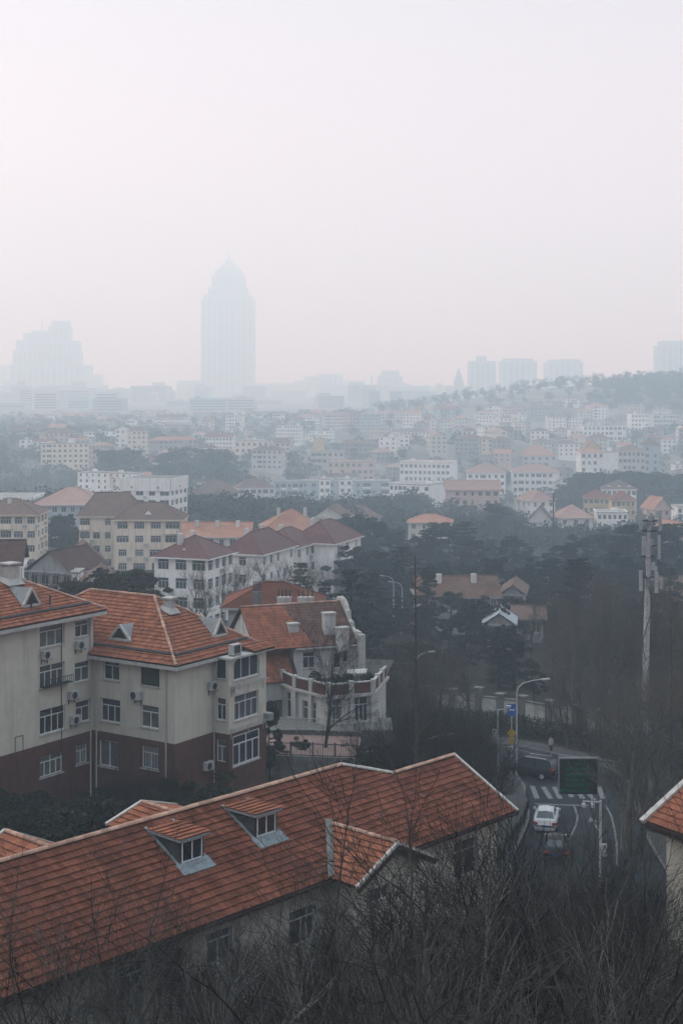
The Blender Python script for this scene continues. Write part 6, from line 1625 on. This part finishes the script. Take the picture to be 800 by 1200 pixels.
    for i in range(420):
        px = rnd.uniform(695, 860); D = rnd.uniform(1380, 1520); x = (px - 400) / F * D; g = LAND.z(x, D); h = rnd.uniform(5, 11) * min(1, (px - 685) / 60)
        for k in range(4): cl.append(((x + rnd.gauss(0, 2), D + rnd.gauss(0, 2), g + h * rnd.uniform(.2, .9)), rnd.uniform(2.2, 3.6)))
    me = leaf_mesh('hilltop_wood', 5, cl, 60000, .8, 'needle', flat=.8); o = link('hilltop_wood', me, None); o['kind'] = 'stuff'; tag(o, 'dark hazy wood crowning the hill at the right', 'woodland')
M['brush'] = mat('dry_brush', (0.022, 0.019, 0.016), var=.4, scale=.8, island=.4)
def in_house(c):
    r = root_mx(HOUSE).inverted() @ Vector(c); return -48 < r.x < 0 and -.5 < r.y < 10.5

def build_villa_yard():
    # forecourt, railings and steps below the villa
    b = MB(); P = [at(318, 862, 116), at(372, 866, 113), at(396, 892, 104), at(335, 900, 103)]
    z = 5.7; b.poly([(-5.6, 109.5, z), (1.2, 108.5, z), (1.6, 115.5, z), (-6.2, 116.5, z)][::1]); tag(link('forecourt', b, mat('pink_paving', (.17, .12, .11), var=.2, scale=1)), kind='structure')
    rw = thing('retaining_wall', 'grey retaining wall below the villa forecourt', 'wall', (-5.7, 109.3, 3.45), R(-8))
    for k in range(4): link('wall_panel', MB().box(k * 1.8, 0, -1, k * 1.8 + 1.78, .3, 2.35), M['concrete'], rw)
    for (lab, A, B, zz) in (('dark railing along the front of the villa forecourt', (-5.6, 109.5), (1.2, 108.6), 5.73), ('pale railing right under the french windows of the villa', (-5.3, 116.6), (1.5, 115.6), 6.0)):
        A, B = Vector((*A, zz)), Vector((*B, zz)); u = (B - A).normalized(); L = (B - A).length; o = thing('railing', lab, 'railing', A, math.atan2(u.y, u.x)); m = M['galv'] if zz > 5.9 else M['dark']
        for i in range(5): x = L * i / 4; link('post', MB().box(x - .05, -.05, 0, x + .05, .05, 1.15), m, o)
        link('rail', MB().box(0, -.03, .98, L, .03, 1.04).box(0, -.03, .1, L, .03, .15), m, o)
        bb = MB()
        for i in range(int(L / .2)): bb.box(i * .2, -.014, .15, i * .2 + .028, .014, .98)
        link('baluster', bb, m, o)['kind'] = 'stuff'
    cb = MB().box(-6.5, 116.65, -.5, 4.2, 121.0, 5.98)
    t = thing('garden_terrace', 'raised stone ledge the villa railing stands on', 'terrace', (0, 0, 0)); link('ledge', cb, M['concrete'], t)
    s = thing('outdoor_stair', 'grey outdoor steps at the right end of the villa forecourt', 'stairs', (2.2, 108.5, 3.4), R(20))
    for k in range(10): link('step', MB().box(0, k * .3, k * .24 - .3, 1.6, k * .3 + .298, k * .24), M['concrete'], s)
# ------------------------------------------------------------------ put it together
for p in ((0, 0, 26), (-60, 0, 27), (60, 0, 27), (0, 22, 17), (-30, 26, 16), (30, 26, 16), (-20, 40, 10.5), (0, 42, 9.5), (20, 42, 9.5), (-40, 45, 10), (45, 50, 9), (-12, 58, 7.5), (8, 60, 7), (0, 72, 6), (18, 64, 6.5),
          (-25, 75, 6), (-35, 82, 5.2), (-18, 88, 4.8), (-8, 90, 4.5), (2, 88, 3.0), (-30, 110, 4.5), (-14, 104, 4.6), (-6, 112, 5.4), (-3, 108, 4.9), (4, 110, 1.5), (-2, 121, 5.3), (6, 117, 2.4), (3, 98, 2.0), (10, 84, 1.5), (35, 85, 3), (40, 110, 2),
          (30, 140, 0.5), (18, 146, .2), (8, 148, .2), (0, 130, 1.5), (-20, 135, 2.5), (45, 150, 1), (0, 150, 0), (0, 180, -1.5), (35, 180, -1.5), (-40, 170, 0), (20, 215, -3), (60, 215, -3), (30, 260, -6), (70, 270, -7), (20, 310, -10), (70, 330, -11),
          (30, 400, -14), (80, 410, -14), (-80, 260, -3), (-120, 350, -5), (-60, 420, -12), (-200, 500, -10),
          (30, 1350, 6), (90, 1350, 8), (180, 1380, 14), (270, 1400, 22), (330, 1420, 29), (400, 1420, 31), (520, 1420, 30), (300, 1100, 11), (390, 1100, 13), (120, 1000, 2), (30, 1000, -3), (-120, 1000, -6), (-300, 1000, -7), (-450, 1000, -6),
          (0, 1500, 1), (-300, 1500, -1), (-500, 1500, -1), (0, 1900, 6), (-400, 1900, 5), (400, 1900, 14), (900, 1900, 14), (-900, 1900, 5), (-900, 1000, -5), (900, 1000, 24), (-700, 400, 0), (700, 400, 5), (-300, 100, 10), (300, 100, 10), (-400, 0, 20), (400, 0, 20), (-200, 600, -12)):
    ground_pt(*p)
HOUSE = build_long_roof_house()
build_flats()
build_villa()
build_right_house()
build_town()
build_skyline()
LAND.fit()
build_land()
build_fillers()
build_far_blocks()
build_street()
build_villa_yard()
build_trees()

# the air: one closed box of even haze round everything
hz = MB().box(-2600, -160, -60, 2700, 4700, 455)
ho = link('haze', hz, None); ho['kind'] = 'stuff'; ho.display_type = 'WIRE'
hm = bpy.data.materials.new('haze'); hm.use_nodes = True; t = hm.node_tree; t.nodes.clear()
o_ = t.nodes.new('ShaderNodeOutputMaterial'); pv = t.nodes.new('ShaderNodeVolumePrincipled')
pv.inputs['Color'].default_value = (*HAZE_COLOR, 1); pv.inputs['Density'].default_value = HAZE_DENSITY; pv.inputs['Anisotropy'].default_value = 0.4
pv.inputs['Absorption Color'].default_value = (1, 1, 1, 1)
t.links.new(pv.outputs[0], o_.inputs['Volume']); ho.data.materials.append(hm)
print('objects', len(bpy.data.objects))
